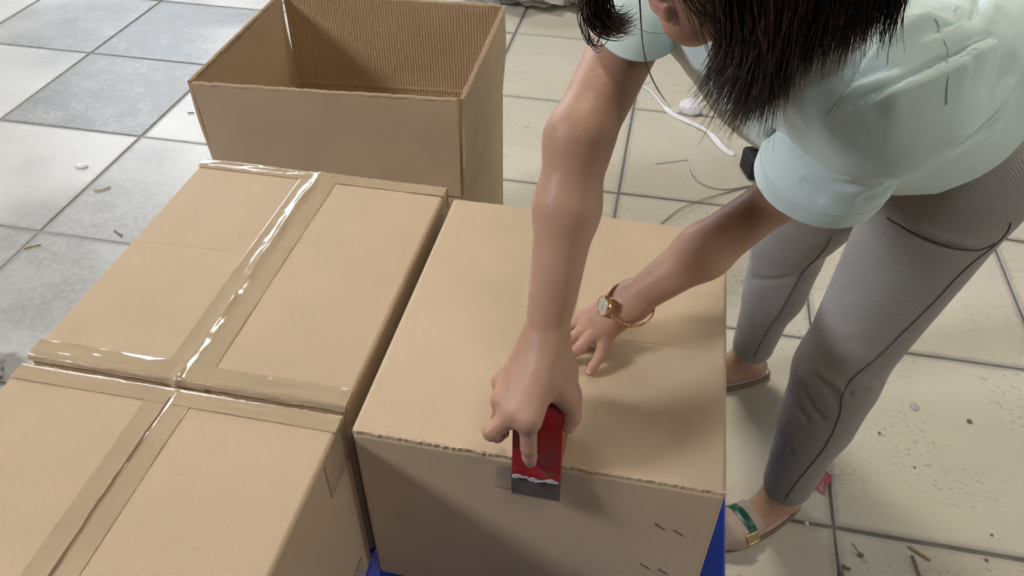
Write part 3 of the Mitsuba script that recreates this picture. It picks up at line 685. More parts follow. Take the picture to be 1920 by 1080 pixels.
SL0, SL1 = J['shoulder_l'], J['elbow_l']; SR0, SR1 = J['shoulder_r'], J['elbow_r']
AL, AR = unit(SL1 - SL0), unit(SR1 - SR0)
OFFU = at(1545, 372, 1.0) - (SL0 + (SL1 - SL0) * .62); OFFU = unit(OFFU - AL * (OFFU @ AL))   # where the wide left sleeve hangs
def biggest(m):
    cc = m.split(only_watertight=False); return max(cc, key=lambda x: len(x.faces))
shirt = sdf_mesh([ell(CH + VEN * .005 + SP * .02, (LAT, SP), (.162, .20, .112), .05), ell(SHM + SP * .34 - VEN * .045, (LAT, SP), (.170, .22, .150), .06), ell(HPM - SP * .04 - VEN * .01, (LAT, SP), (.190, .15, .135), .06),
      cone(SL0, .067, SR0, .060, .05), cone(SL0, .066, V(.405, 1.115, 1.055), .120, .06), cone(SL0 + AL * .04, .060, V(.38, 1.09, 1.02), .09, .05), cone(NB, .075, NB - SP * .06, .062, .05)], 0.0031, 6)
shirt = biggest(cut(shirt, HPM - SP * .140, -unit(SP + LAT * .45)))
sleeve_l = sdf_mesh([cone(SL0 + AL * .01, .062, SL0 + AL * .13 + OFFU * .012, .072, .03), cone(SL0 + AL * .13 + OFFU * .012, .072, SL0 + AL * .27 + OFFU * .022, .067, .03)], 0.004, 3)
HEML, HEMLN = SL0 + AL * .164, unit(AL + OFFU * .30)
sleeve_l = cut(sleeve_l, HEML, -HEMLN)
sleeve_r = sdf_mesh([cone(SR0 - AR * .01, .064, SR0 + AR * .24, .0520, .03)], 0.004, 3)
HEMR = SR0 + AR * .064; HEMRN = unit(AR - unit(CAM - SR0) * .95)
sleeve_r = cut(sleeve_r, HEMR, -HEMRN)
def drape(m, along_, seed, amp, fl=4.0, fa=26.0, where=None):
    """long soft folds running along a direction"""
    v = np.array(m.vertices); n = vnormals(m); f = unit(along_); a = unit(np.cross(f, (.3, -.5, .8))); b = np.cross(f, a)
    q = np.stack([v @ f * fl + seed, v @ a * fa, v @ b * fa], 1); h = meshkit.fbm(q).reshape(-1); q2 = q * 1.9 + 7; h2 = meshkit.fbm(q2).reshape(-1)
    r_ = (1 - np.abs(h - .5) * 4) * .6 + (h2 - .5) * .8
    m.vertices = v + n * (amp * r_ * (1 if where is None else where(v)))[:, None]
    return m
shirt = drape(shirt, V(.56, .80, .05), 3.0, .0030, 3.0, 15)
SHIRT_FOLDS = [
    ([[0.171,0.793,1.15],[0.184,0.781,1.178],[0.196,0.78,1.201],[0.209,0.778,1.21],[0.228,0.781,1.221]], .012, .0045, .022),
    ([[0.182,0.78,1.162],[0.205,0.768,1.19],[0.233,0.771,1.211],[0.273,0.798,1.226],[0.348,0.928,1.189]], .013, .0045, .026),
    ([[0.172,0.79,1.161],[0.187,0.783,1.192],[0.2,0.793,1.219],[0.228,0.817,1.241],[0.298,1.025,1.194]], .013, .0045, .024),
    ([[0.234,0.792,1.231],[0.264,0.821,1.239],[0.376,1.091,1.18]], .014, .007, .030),
    ([[0.189,0.79,1.206],[0.213,0.801,1.231],[0.253,0.85,1.241]], 0.008, 0.012),
    ([[0.212,0.764,1.187],[0.245,0.769,1.208],[0.287,0.799,1.217]], 0.008, 0.014),

    ([[0.279,0.776,1.2],[0.344,0.874,1.175],[0.412,0.973,1.153]], -0.006, 0.014),
    ([[0.137,0.831,1.174],[0.152,0.815,1.152],[0.168,0.796,1.149]], 0.006, 0.012),
    ([[0.136,0.869,1.099],[0.146,0.896,1.065],[0.153,0.93,1.029]], .012, .005, .014),
   # miss F11
    ([[0.045,0.91,1.139],[0.072,0.932,1.088]], -0.006, 0.012),
    ([[0.298,0.794,1.125],[0.353,0.859,1.112],[0.408,0.919,1.109]], .006, .005, .02),
    ([[0.268,0.761,1.165],[0.338,0.841,1.144],[0.415,0.936,1.125]], 0.006, 0.015),
]
sleeve_l = drape(sleeve_l, V(.9, .35, .1), 9.0, .0014, 4, 16)
sleeve_r = drape(sleeve_r, AR + V(.3, 0, 0), 5.0, .0014, 4, 16)
SLEEVE_FOLDS = [
    ([[0.181,0.81,1.133],[0.194,0.798,1.122],[0.217,0.789,1.111],[0.249,0.793,1.104]], .006, .0040, .010),
    ([[0.187,0.803,1.141],[0.201,0.792,1.132],[0.222,0.785,1.124],[0.247,0.786,1.122]], .005, .0040, .009),
    ([[0.199,0.8,1.074],[0.23,0.797,1.074],[0.266,0.809,1.082]], .004, .006, .015),
    ([[0.186,0.804,1.143],[0.224,0.779,1.159],[0.272,0.789,1.168]], .004, .005, .016),
    ([[0.172,0.813,1.068],[0.192,0.803,1.053],[0.203,0.801,1.045]], -0.003, 0.006),
    ([[0.203,0.796,1.097],[0.233,0.794,1.089],[0.273,0.812,1.094]], 0.005, 0.008),
    ([[0.234,0.801,1.049],[0.26,0.811,1.061],[0.287,0.843,1.065]], -0.004, 0.008),
    ([[0.187,0.803,1.128],[0.201,0.794,1.115],[0.226,0.79,1.103],[0.257,0.799,1.095]], .003, .004, .007),
]
shirt = folds(shirt, SHIRT_FOLDS)
sleeve_l = folds(sleeve_l, SLEEVE_FOLDS) if SLEEVE_FOLDS else sleeve_l
put('person__shirt', [solidify(shirt, .0022), solidify(sleeve_l, .0022), solidify(sleeve_r, .0022)], 'mint_cotton', 'loose pale mint short-sleeved shirt', smooth=50)
def stitch(m, o, n_, r=.0007, mat='mint_thread', nm='person__shirt__stitching'):
    sec = m.section(plane_normal=n_, plane_origin=o)
    if sec is None: return
    l = max(sec.discrete, key=len); l = l[::2] if len(l) > 40 else l
    put(nm, tube(l, r, 5, False), mat, smooth=True)
stitch(sleeve_l, HEML - HEMLN * .030, HEMLN); stitch(sleeve_r, HEMR - HEMRN * .022, HEMRN)
def seam(m, pts, r, mat, nm, label=None, n=90):
    from scipy.spatial import cKDTree
    from scipy.ndimage import gaussian_filter1d
    c_ = along(m, pts, n); v_ = np.array(m.vertices); i_ = cKDTree(v_).query(c_, k=5)[1]; c_ = v_[i_].mean(1) + vnormals(m)[i_[:, 0]] * .0009
    put(nm, tube(gaussian_filter1d(c_, 1.6, axis=0, mode='nearest'), r, 5), mat, label, smooth=True)
seam(shirt, [[0.251,0.822,1.256],[0.26,0.823,1.247],[0.262,0.803,1.242],[0.267,0.795,1.235],[0.271,0.795,1.229],[0.265,0.773,1.232],[0.264,0.763,1.226],[0.267,0.762,1.215],[0.273,0.764,1.194]], .0006, 'mint_thread', 'person__shirt__stitching', n=40)
seam(shirt, [[0.309,0.788,1.148],[0.337,0.832,1.134],[0.359,0.857,1.137],[0.385,0.895,1.142],[0.409,0.939,1.14]], .0007, 'mint_thread', 'person__shirt__stitching', n=40)
seam(sleeve_l, [[0.181, 0.812, 1.131], [0.194, 0.800, 1.120], [0.217, 0.791, 1.109], [0.249, 0.795, 1.102]], .0007, 'mint_thread', 'person__shirt__stitching', n=60)
mat_principled('pearl', (.72, .74, .70), .15, specular=.7, clearcoat=1.0)
bn_ = V(0.197, 0.798, 1.105); k_ = np.argmin(((np.array(sleeve_l.vertices) - bn_) ** 2).sum(1)); nn_ = vnormals(sleeve_l)[k_]; b0 = np.array(sleeve_l.vertices)[k_]
bx_ = unit(np.cross(nn_, (0, 0, 1))); by_ = np.cross(nn_, bx_); v_, f_ = rounded(-.0065, .0065, -.0065, .0065, -.0012, .0016, .0014)
rr_ = np.linalg.norm(v_[:, :2], axis=1); v_[:, :2] *= (np.minimum(rr_, .0062) / np.maximum(rr_, 1e-6))[:, None]
put('person__shirt__button', (b0 + nn_ * .0015 + v_[:, :1] * bx_ + v_[:, 1:2] * by_ + v_[:, 2:] * nn_, f_), 'pearl', 'small pearly button', smooth=40)
# trousers
kl, kr, al_, ar_ = J['knee_l'], J['knee_r'], J['ankle_l'], J['ankle_r']; BK = unit(V(.74, .60, 0))
tp = [ell(HPM - SP * .075 - VEN * .02, (LAT, SP), (.150, .10, .110), .05), ell(HPM + SP * .0 - VEN * .01, (LAT, SP), (.172, .12, .115), .06), ell(HPM + BK * .055 + LAT * .06 + V(0, 0, -.03), (LAT, V(0, 0, 1)), (.105, .12, .105), .05), ell(HPM + BK * .055 - LAT * .06 + V(0, 0, -.03), (LAT, V(0, 0, 1)), (.105, .12, .105), .05),
      cone(J['hip_l'] + V(.01, .0, -.02), .112, kl + BK * .010, .074, .05), cone(kl + BK * .010, .074, al_ + V(.008, .006, .04), .051, .03), cone(kl + BK * .026 + V(0, 0, -.05), .058, kl + BK * .02 + V(0, 0, -.14), .058, .05),
      cone(J['hip_r'] + V(.01, .0, -.02), .110, kr + BK * .008, .072, .05), cone(kr + BK * .008, .072, ar_ + V(.008, .006, .04), .050, .03), cone(kr + BK * .022 + V(0, 0, -.05), .056, kr + BK * .018 + V(0, 0, -.14), .056, .05)]
pants = sdf_mesh(tp, 0.004, 6)
pants = cut(pants, (0, 0, .118), unit((.10, .12, 1)) * 1.0)
pants = drape(pants, V(.25, .15, 1), 4.0, .0022, 5, 16)
TROUSER_FOLDS = [
    ([[0.335,1.095,0.461],[0.369,1.065,0.414],[0.401,1.058,0.384]], -0.0045, 0.008),
    ([[0.345,1.088,0.487],[0.385,1.057,0.471],[0.403,1.053,0.439]], -0.004, 0.009),
    ([[0.331,1.141,0.392],[0.351,1.081,0.386],[0.374,1.064,0.365]], -0.004, 0.008),
    ([[0.352,1.079,0.27],[0.366,1.068,0.274]], -0.0035, 0.008),
    ([[0.41,1.056,0.482],[0.435,1.063,0.494],[0.46,1.075,0.494]], 0.006, 0.012),
    ([[0.387,1.142,0.812],[0.414,1.112,0.808],[0.467,1.09,0.801],[0.532,1.103,0.796]], -0.004, 0.007),
    ([[0.391,1.138,0.823],[0.423,1.108,0.821],[0.47,1.091,0.814],[0.522,1.098,0.813]], 0.005, 0.008),
    ([[0.265,1.497,0.364],[0.302,1.441,0.4],[0.355,1.427,0.438]], -0.006, 0.01),
    ([[0.273,1.509,0.209],[0.295,1.472,0.195],[0.336,1.456,0.236]], -0.004, 0.01),
    ([[0.367,1.092,0.553],[0.409,1.075,0.592]], -0.003, 0.012),
    ([[0.354,1.081,0.492],[0.389,1.061,0.493],[0.412,1.055,0.476]], 0.004, 0.01),
]
if TROUSER_FOLDS: pants = folds(pants, TROUSER_FOLDS)
put('person__trousers', solidify(pants, .0022), 'herringbone_wool', 'grey herringbone trousers', smooth=50)
seam(pants, [[0.55, 1.108, 0.852], [0.553, 1.116, 0.801], [0.528, 1.102, 0.773], [0.496, 1.089, 0.702], [0.465, 1.078, 0.63], [0.423, 1.067, 0.536], [0.401, 1.056, 0.48], [0.407, 1.053, 0.448], [0.402, 1.06, 0.264], [0.38, 1.062, 0.12]], .0011, 'grey_thread', 'person__trousers__side_seam', 'dark side seam', 160)
seam(pants, [[0.39, 1.138, 0.813], [0.414, 1.112, 0.808], [0.467, 1.09, 0.801], [0.532, 1.103, 0.796], [0.55, 1.113, 0.804]], .0014, 'grey_thread', 'person__trousers__pocket_edge', 'curved pocket edge')
seam(pants, [[0.372, 1.337, 0.621], [0.371, 1.409, 0.492], [0.342, 1.443, 0.288], [0.324, 1.466, 0.125]], .0012, 'grey_thread', 'person__trousers__side_seam', 'dark side seam', 120)

# ---------------------------------------------------------------- sandals
mat_principled('beige_leather', cloth_color((.43, .335, .27), .05), 0.5, specular=0.4)
mat_principled('brown_sole', (.20, .135, .10), 0.7)
mat_principled('pink_insole', (.62, .46, .42), 0.6)
mat_principled('green_strap', (.012, .085, .055), 0.35, specular=0.5)
mat_principled('gold', (.83, .62, .30), 0.22, metallic=1.0)
for sd, FD in (('l', unit((-.78, -.62, 0))), ('r', unit((-.93, -.36, 0)))):
    an = J['ankle_' + sd]; SDV = np.cross(FD, (0, 0, 1)); key = number('person__sandal'); scene[key] = None
    ts = np.linspace(0, 2 * np.pi, 60, endpoint=False); L = .119
    def outline(grow):
        x = np.cos(ts); w = .036 + .008 * x + .004 * np.cos(2 * ts) * 0
        return np.stack([.045 + (L + grow) * x, (w + grow) * np.sign(np.sin(ts)) * np.abs(np.sin(ts)) ** .75], 1)
    def ring(o, z): return V(an[0], an[1], 0) + FD * o[:, :1] + SDV * o[:, 1:] + V(0, 0, 1) * z
    def loft(rings):
        n = len(ts); v = np.vstack(rings + [rings[0].mean(0)[None], rings[-1].mean(0)[None]]); f = []
        for r in range(len(rings) - 1):
            for i in range(n):
                j = (i + 1) % n; f += [(r * n + i, r * n + j, r * n + n + j), (r * n + i, r * n + n + j, r * n + n + i)]
        for i in range(n):
            j = (i + 1) % n; f += [(len(rings) * n, j, i), (len(rings) * n + 1, (len(rings) - 1) * n + i, (len(rings) - 1) * n + j)]
        return v, np.array(f)
    scene[key] = mikit.ply(loft([ring(outline(.001), .0005), ring(outline(.004), .004), ring(outline(.004), .017), ring(outline(.002), .0205)]), 'brown_sole', 35)
    labels[key] = {'label': 'brown flat sandal with a beige band'}
    put(key + '__insole', loft([ring(outline(-.001), .0206), ring(outline(-.002), .0225)]), 'pink_insole', smooth=35)
    heel = V(an[0], an[1], 0) - FD * .030 + V(0, 0, .047); ball = V(an[0], an[1], 0) + FD * .125 + V(0, 0, .038)
    up_ = sdf_mesh([slab_cone(heel, ball, SDV, .006, .022, .030, .0225, .02), cone(an, .038, V(an[0], an[1], 0) + FD * .07 + V(0, 0, .050), .030, .02), slab_cone(ball, ball + FD * .035 + V(0, 0, -.006), SDV, .022, .014, .0225, .018, .02)], 0.004, 4)
    o = V(an[0], an[1], 0) + FD * .052
    up_ = cut(cut(up_, o, unit(FD - V(0, 0, .25))), (0, 0, .019), (0, 0, 1))
    put(key + '__upper', solidify(up_, .0025), 'beige_leather', 'beige leather upper', smooth=50)
    e = cut(up_, o + FD * .002, unit(FD - V(0, 0, .25))); e = cut(e, o + FD * .006, -unit(FD - V(0, 0, .25)))
    b = cut(cut(up_, o + FD * .030, unit(FD - V(0, 0, .1))), o + FD * .050, -unit(FD - V(0, 0, .1)))
    b.vertices = b.vertices + vnormals(b) * .0016
    put(key + '__strap', solidify(b, .0014), 'green_strap', 'dark green strap', smooth=50)
    bv_ = np.array(b.vertices); pick = bv_[np.argmax((bv_ - o) @ unit(-SDV * 1.0 * np.sign(SDV @ V(.6, -.8, 0)) * -1 + V(0, 0, .55)))]
    sN = unit(SDV * np.sign(SDV @ V(.6, -.8, 0)) + V(0, 0, .8)); sT = unit(FD - sN * (FD @ sN)); sB = np.cross(sN, sT)
    w_, h_ = .013, .010; cpt = pick + sN * .003
    bars = [frame_box(cpt + sT * w_ * s, sT, sB, sN, .0022, h_ + .002, .0016, .0012) for s in (-1, 1)] + [frame_box(cpt + sB * h_ * s, sT, sB, sN, w_, .0022, .0016, .0012) for s in (-1, 1)] + [frame_box(cpt, sT, sB, sN, w_, h_, .0008)]
    put(key + '__buckle', bars, 'gold', 'square gold buckle', smooth=40)

# ---------------------------------------------------------------- wristwatch
mat_principled('rose_gold', (.80, .52, .36), 0.2, metallic=1.0)
mat_principled('watch_face', (.40, .38, .34), 0.25, specular=0.6, clearcoat=1.0)
w0 = unit(el - wl); d0 = unit(V(0, 0, 1) - w0 * w0[2]); s0 = np.cross(w0, d0); wa = unit(w0 + .9 * d0 + .5 * s0)
wd_ = unit(V(0, 0, 1) - wa * wa[2]); ws = np.cross(wa, wd_); WC, WR = at(1182, 571, .797), .0345
def wring(t, r=0.0): return WC + (WR + r) * (math.cos(t) * wd_ + math.sin(t) * ws)
DT = math.radians(80); dn = unit(math.cos(DT) * wd_ + math.sin(DT) * ws); dc = wring(DT, .003); dn = unit(dn + unit(CAM - dc) * .30); wa_ = wa; wa = unit(wa - dn * (wa @ dn)); dt_ = np.cross(wa, dn)
def disc(c, r0, r1, h0, h1, n=32):
    a = np.arange(n) * 2 * np.pi / n; rr = [(r0, h0), (r1, (h0 + h1) / 2), (r1 * .94, h1)]
    vs = [c + dn * h + r * (np.cos(a)[:, None] * wa + np.sin(a)[:, None] * dt_) for r, h in rr]; v = np.vstack(vs + [c + dn * h0, c + dn * h1]); f = []
    for q in range(2):
        for i in range(n):
            j = (i + 1) % n; f += [(q * n + i, q * n + j, q * n + n + j), (q * n + i, q * n + n + j, q * n + n + i)]
    for i in range(n):
        j = (i + 1) % n; f += [(3 * n, j, i), (3 * n + 1, 2 * n + i, 2 * n + j)]
    return v, np.array(f)
put('wristwatch__case', disc(dc, .0132, .0147, -.0035, .0035), 'gold', smooth=40)
put('wristwatch__dial', disc(dc, .0120, .0124, .0034, .0042), 'watch_face', 'greyish dial', smooth=30)
hands_ = [tube([dc + dn * .0045, dc + dn * .0045 + (wa * math.cos(a) + dt_ * math.sin(a)) * l], .0003, 5) for a, l in ((.6, .005), (2.4, .0075))]
for h_ in hands_: put('wristwatch__hand', h_, 'gold', smooth=True)
put('wristwatch__crown', tube([dc + wa * .0144, dc + wa * .0172], .0016, 10), 'gold', smooth=40)
put('wristwatch__bezel', tube([dc + dn * .0036 + .0134 * (math.cos(a) * wa + math.sin(a) * dt_) for a in np.linspace(0, 2 * np.pi, 40)], .0012, 6, False), 'gold', smooth=True)
nl = 34; wa = wa_
for k in range(nl):
    t = DT + .44 + (2 * np.pi - .88) * (k + .5) / nl; c = wring(t); rn = unit(c - WC); tt = np.cross(wa, rn)
    wl_ = .0046 - .0012 * abs(math.sin(t / 2 - DT / 2))
    put('wristwatch__link', frame_box(c, tt, wa, rn, (2 * np.pi - .88) / nl * WR * .44, wl_, .0013, .0008), 'rose_gold', smooth=40)
tag('wristwatch', "gold wristwatch with a chain bracelet on the woman's left wrist", 'watch')

# ---------------------------------------------------------------- tape dispenser in the right hand
def red_col(p, n, uv):
    s = smoothstep(.56, .66, fbm(p.x * 90, p.y * 90, p.z * 90, 3)); return mix(mix((.33, .010, .014), (.26, .009, .012), fbm(p.x * 40, p.y * 40, p.z * 40, 2)), (.16, .05, .045), s * .7)
mat_principled('red_paint', proc(red_col), 0.32, proc(lambda p, n, uv: .0008 * noise(p.x * 120, p.y * 120, p.z * 120), 4e-4), .6, specular=0.5, clearcoat=.4)
mat_principled('dark_steel', proc(lambda p, n, uv: mix((.075, .06, .05), (.15, .12, .10), fbm(p.x * 80, p.y * 80, p.z * 80, 3))), 0.5, metallic=.35, specular=.4)
mat_principled('sticky_residue', (.42, .40, .41), 0.5)
TX0, TX1 = -.1180, -.0555; TXC = (TX0 + TX1) / 2
TSH = V(.012, 0, 0)                                      # the tool leans a little
def lean(v):
    v = np.array(v, float); v[:, 0] += (.735 - v[:, 2]) * .045; return v
def bent(path, x0, x1, th):
    v, f = ribbon([(0.5 * (x0 + x1), y, z) for y, z in path], (1, 0, 0), x1 - x0, th); return lean(v), f
cover = spline([(0, .6010, .708), (0, .6085, .738), (0, .6175, .772), (0, .628, .800), (0, .645, .817), (0, .668, .822), (0, .692, .812)], 24)[:, 1:]
import shapely.geometry as sg
def side_plate(x0, x1, grow=0.0):
    pts = [(.6035, .704)] + [tuple(c + np.array([.0016, -.0004])) for c in cover[1:]] + [(.712, .79), (.716, .762), (.700, .736), (.672, .7250), (.640, .7250), (.628, .7275), (.6160, .7245), (.611, .700)]
    m = trimesh.creation.extrude_polygon(sg.Polygon(pts).buffer(.001).buffer(-.001), x1 - x0)
    v = np.array(m.vertices); return lean(np.stack([x0 + v[:, 2], v[:, 0], v[:, 1]], 1)), np.array(m.faces)
put('tape_dispenser__cover', bent(cover, TX0, TX1, .0022), 'red_paint', smooth=40)
put('tape_dispenser__side_plate', side_plate(TX0, TX0 + .0016), 'red_paint', smooth=False)
put('tape_dispenser__side_plate', side_plate(TX1 - .0016, TX1), 'red_paint', smooth=False)
# serrated blade
bp0, bp1 = V(0, .5985, .7115), V(0, .5925, .676); nt = 20; xs_ = np.linspace(TX0 - .0006, TX1 + .0006, nt * 2 + 1); low = [(x, 0.0 if i % 2 else .0034) for i, x in enumerate(xs_)]
poly = [(TX0 - .0006, .036), (TX1 + .0006, .036)] + [(x, y) for x, y in reversed(low)]
m = trimesh.creation.extrude_polygon(sg.Polygon(poly), .0014); bvv = np.array(m.vertices); dirv = unit(bp0 - bp1); nrm = np.cross((1, 0, 0), dirv)
put('tape_dispenser__blade', (lean(V(1, 0, 0) * bvv[:, :1] + bp1 + dirv * bvv[:, 1:2] + nrm * (bvv[:, 2:] - .0030)), np.array(m.faces)), 'dark_steel', 'dark toothed cutting blade', smooth=False)
for sx in (TX0 + .007, TX1 - .009):
    q = lean([bp1 + dirv * .024 + V(sx, 0, 0) - nrm * .0032])[0]; put('tape_dispenser__rivet', frame_box(q, V(1, 0, 0), dirv, nrm, .0024, .0015, .0010, .0008), 'steel_wire', smooth=30)
rs = np.linspace(0, 1, 30); rg2 = np.random.default_rng(5)
rp = np.stack([TX0 + .001 + (TX1 - TX0 - .002) * rs, .5985 - .0016 + 0 * rs, .7125 + .0016 * np.sin(rs * 9) + rg2.normal(0, .0009, 30)], 1)
put('tape_dispenser__residue', (lean(ribbon(rp, (0, .2, 1), .0035 + .002 * np.sin(rs * 17), .0016)[0]), ribbon(rp, (0, .2, 1), .0035, .0016)[1]), 'sticky_residue', 'grey sticky residue', smooth=False)
put('tape_dispenser__roller', tube([(TX0 + .003, .622, .712 + .012), (TX1 - .003, .622, .724)], .007, 16), 'dark_steel', smooth=40)
an_ = np.arange(40) * 2 * np.pi / 40
def annulus(x0, x1, cy, cz, r0, r1):
    R = [(x0, r0), (x0, r1), (x1, r1), (x1, r0)]; v = np.vstack([np.stack([an_ * 0 + x, cy + r * np.cos(an_), cz + r * np.sin(an_)], 1) for x, r in R]); f = []
    for q in range(4):
        for i in range(40):
            j = (i + 1) % 40; q2 = (q + 1) % 4; f += [(q * 40 + i, q * 40 + j, q2 * 40 + j), (q * 40 + i, q2 * 40 + j, q2 * 40 + i)]
    return lean(v), np.array(f)
put('tape_dispenser__tape_roll', annulus(TX0 + .004, TX1 - .004, .672, .770, .034, .045), 'clear_tape', 'roll of clear tape', smooth=40)
tag('tape_dispenser', "red metal tape dispenser held in the woman's right hand", 'tape dispenser')

# ---------------------------------------------------------------- hair
mat_principled('hair', proc(lambda p, n, uv: mix((.006, .0035, .003), (.040, .016, .013), smoothstep(.35, .8, noise(p.x * 240, p.y * 240, p.z * 60)))), 0.38, specular=0.3)
mat_principled('hair_cap', (.012, .008, .007), 0.6, specular=.2)
rh = np.random.default_rng(21)
def strands(guides, n, layers, rad, spread, seed, curl=.004, segs=12):
    """thin tapered hairs between guide curves; guides: lists of points from root to tip, in order across the lock"""
    r = np.random.default_rng(seed); m = len(guides); G = np.array([spline(g, segs) for g in guides]); parts_v, parts_f = [], []
    from scipy.interpolate import CubicSpline
    CS = CubicSpline(np.arange(m), G, axis=0); t = np.linspace(0, 1, segs)
    toward = unit(CAM - G.mean((0, 1)))
    ring = np.array([(math.cos(a), math.sin(a)) for a in (0.5, 2.6, 4.7)])
    U = r.random(n) * (m - 1); C = CS(U)                                           # n, segs, 3
    W = r.normal(0, 1, n); ln = 1 - np.abs(r.normal(0, spread, n))
    cl = r.normal(0, 1, (60, 3)) * curl; cid = (U / (m - 1) * 59).astype(int)
    for k in range(n):
        c = C[k].copy(); L = np.clip(ln[k], .45, 1.06); c = np.stack([np.interp(t * L, t, c[:, a]) for a in range(3)], 1)
        c += toward * (layers * .7 + W[k] * layers) + cl[cid[k]] * (t ** 2)[:, None] + r.normal(0, 1, 3) * curl * .8 * (t ** 1.5)[:, None] + np.sin(t * r.uniform(3, 8) + r.uniform(0, 6))[:, None] * r.normal(0, 1, 3) * curl * .3
        d = np.gradient(c, axis=0); d /= np.linalg.norm(d, axis=1, keepdims=True)
        a = np.cross(d, toward); a /= np.linalg.norm(a, axis=1, keepdims=True); b = np.cross(d, a)
        rr = rad * r.uniform(.7, 1.3) * np.clip((1 - t) * 6, .25, 1)
        v = (c[:, None] + (ring[None, :, :1] * a[:, None] + ring[None, :, 1:] * b[:, None]) * rr[:, None, None]).reshape(-1, 3)
        i = np.arange(segs - 1)[:, None] * 3
        parts_f.append(np.vstack([i + np.array([q, (q + 1) % 3, 3 + (q + 1) % 3, 3 + q]) for q in range(3)]) + k * segs * 3); parts_v.append(v)
    return np.vstack(parts_v), np.vstack(parts_f)
roots = [(1345, -70), (1380, -70), (1430, -70), (1480, -70), (1530, -70), (1580, -70), (1640, -70), (1705, -70)]
mids = [(1362, 40), (1392, 75), (1425, 100), (1455, 90), (1500, 70), (1550, 50), (1612, 30), (1668, 5)]
tips = [(1335, 150), (1345, 198), (1385, 228), (1432, 214), (1480, 162), (1526, 126), (1598, 98), (1652, 58)]
curtain = []
for i_, (a, b, c) in enumerate(zip(roots, mids, tips)):
    u_ = i_ / 7.0; r_ = at(*a, 1.345 - .030 * u_); m_ = at(*b, 1.275 + .012 * u_); t_ = at(*c, 1.20 + .066 * u_)
    w_ = r_ - HEAD; w_ = unit(w_ - UP * 0); sc_ = HEAD + unit(w_ + FUP * .55 + FLT * .25) * .088
    curtain.append([sc_, (sc_ + r_) / 2 + FUP * .018 + (r_ - HEAD) * .05, r_, m_, t_])
lock = [[at(1080 + o, -70, 1.34), at(1092 + o * 1.1, -5, 1.285), at(1112 + o * .8, 38, 1.255), at(1150 + o * .3, 50 - o * .25, 1.245), at(1182 - o * .2, 38 - o * .3, 1.245)] for o in (0, 12, 26, 40)]
wisp = [[at(1240 + 26 * k, -70, 1.345), at(1290 + 22 * k, 10, 1.30), at(1350 + 12 * k, 75, 1.27), at(1385 + 4 * k, 112 + 3 * k, 1.25)] for k in range(5)]
hp = [ell(hd(-.022, .036, 0), (FDIR, FUP), (.100, .098, .084), .02), ell(hd(-.060, -.035, 0), (FDIR, FUP), (.060, .090, .070), .03)]
for g in curtain:
    q = spline(g, 7); hp += [cone(q[i], (.018, .018, .016, .012, .009)[i], q[i + 1], (.018, .016, .012, .009, .004)[i], .016) for i in range(5)]
cap_ = sdf_mesh(hp, .004, 3)
face_n = unit(FDIR + FUP * -.75); cv = np.array(cap_.vertices); keep_ = ~(((cv - hd(.052, .045, 0)) @ face_n > 0) & (np.linalg.norm(cv - hd(.06, -.03, 0), axis=1) < .125))
cap_.update_faces(keep_[np.array(cap_.faces)].all(1)); cap_.remove_unreferenced_vertices()
put('person__hair', [(np.array(cap_.vertices), np.array(cap_.faces)), strands(curtain, 3200, .012, .00056, .14, 3, .0065, 20), strands(curtain[:4], 500, .010, .00045, .06, 13, .010, 20), strands(lock, 380, .007, .00055, .12, 5, .006, 16), strands(wisp, 90, .010, .00036, .2, 8, .008),
                     strands([[at(1085, 20, 1.27), at(1090, 62, 1.25), at(1112, 90, 1.24), at(1122, 80, 1.24), at(1124, 60, 1.245)], [at(1100, 20, 1.27), at(1102, 60, 1.25), at(1112, 84, 1.24), at(1118, 76, 1.24), at(1120, 58, 1.245)]], 14, .003, .0004, .05, 9, .004, 16),
                     strands([[at(1195, -40, 1.30), at(1200, 30, 1.26), at(1210, 110, 1.2), at(1262, 205, 1.12)], [at(1197, -40, 1.30), at(1202, 30, 1.26), at(1211, 112, 1.2), at(1260, 203, 1.12)]], 3, .0005, .0005, .02, 19, .001, 20)], 'hair', 'long dark brown hair hanging down', smooth=False, kind=None)

# ---------------------------------------------------------------- litter on the floor
mat_principled('white_strap', (.74, .74, .76), .45, specular=.4)
mat_principled('grey_strap', (.50, .49, .46), .5)
mat_principled('brown_strap', (.20, .155, .115), .6)
mat_principled('tan_scrap', (.42, .33, .20), .7)
mat_principled('white_foam', (.80, .80, .84), .6, specular=.3, sheen=.3)
mat_principled('black_fabric', (.012, .012, .014), .7)
mat_principled('pink_paint', (.52, .13, .17), .7)
mat_principled('clear_film', (.55, .56, .56), .15, specular=.6, clearcoat=.7)
mat_principled('grey_film', proc(lambda p, n, uv: mix((.30, .295, .28), (.50, .50, .49), fbm(p.x * 20, p.y * 20, p.z * 20, 3))), .22, specular=.6)
def flat(name, pts, w, mat, label, cat, z=.0012, th=.0009, n=40, stand=0, group=None):
    P_ = spline([at(px, py, z + (dz[0] if dz else 0)) for px, py, *dz in pts], n)
    t_ = np.gradient(P_, axis=0); sd_ = np.cross(t_, (0, 0, 1)) + np.array([0, 0, 1]) * stand * np.linalg.norm(t_, axis=1)[:, None]
    put(name, ribbon(P_, sd_, w, th), mat, label, cat, group, smooth=40)
flat('plastic_strap', [(1203, 160), (1229, 181), (1255, 209), (1300, 232, .004), (1326, 246, .006), (1345, 266, .004), (1376, 290)], np.interp(np.linspace(0, 1, 40), [0, .3, .36, .66, .7, .8, 1], [.005, .006, .018, .014, .008, .020, .018]), 'white_strap', 'crumpled white plastic strap running across the floor to the black bag', 'strap', .006, stand=-.6)
flat('plastic_strap', [(1202, 160), (1210, 156), (1219, 150)], .004, 'white_strap', 'short white strap end beside the long crumpled white strap', 'strap', .003, n=8)
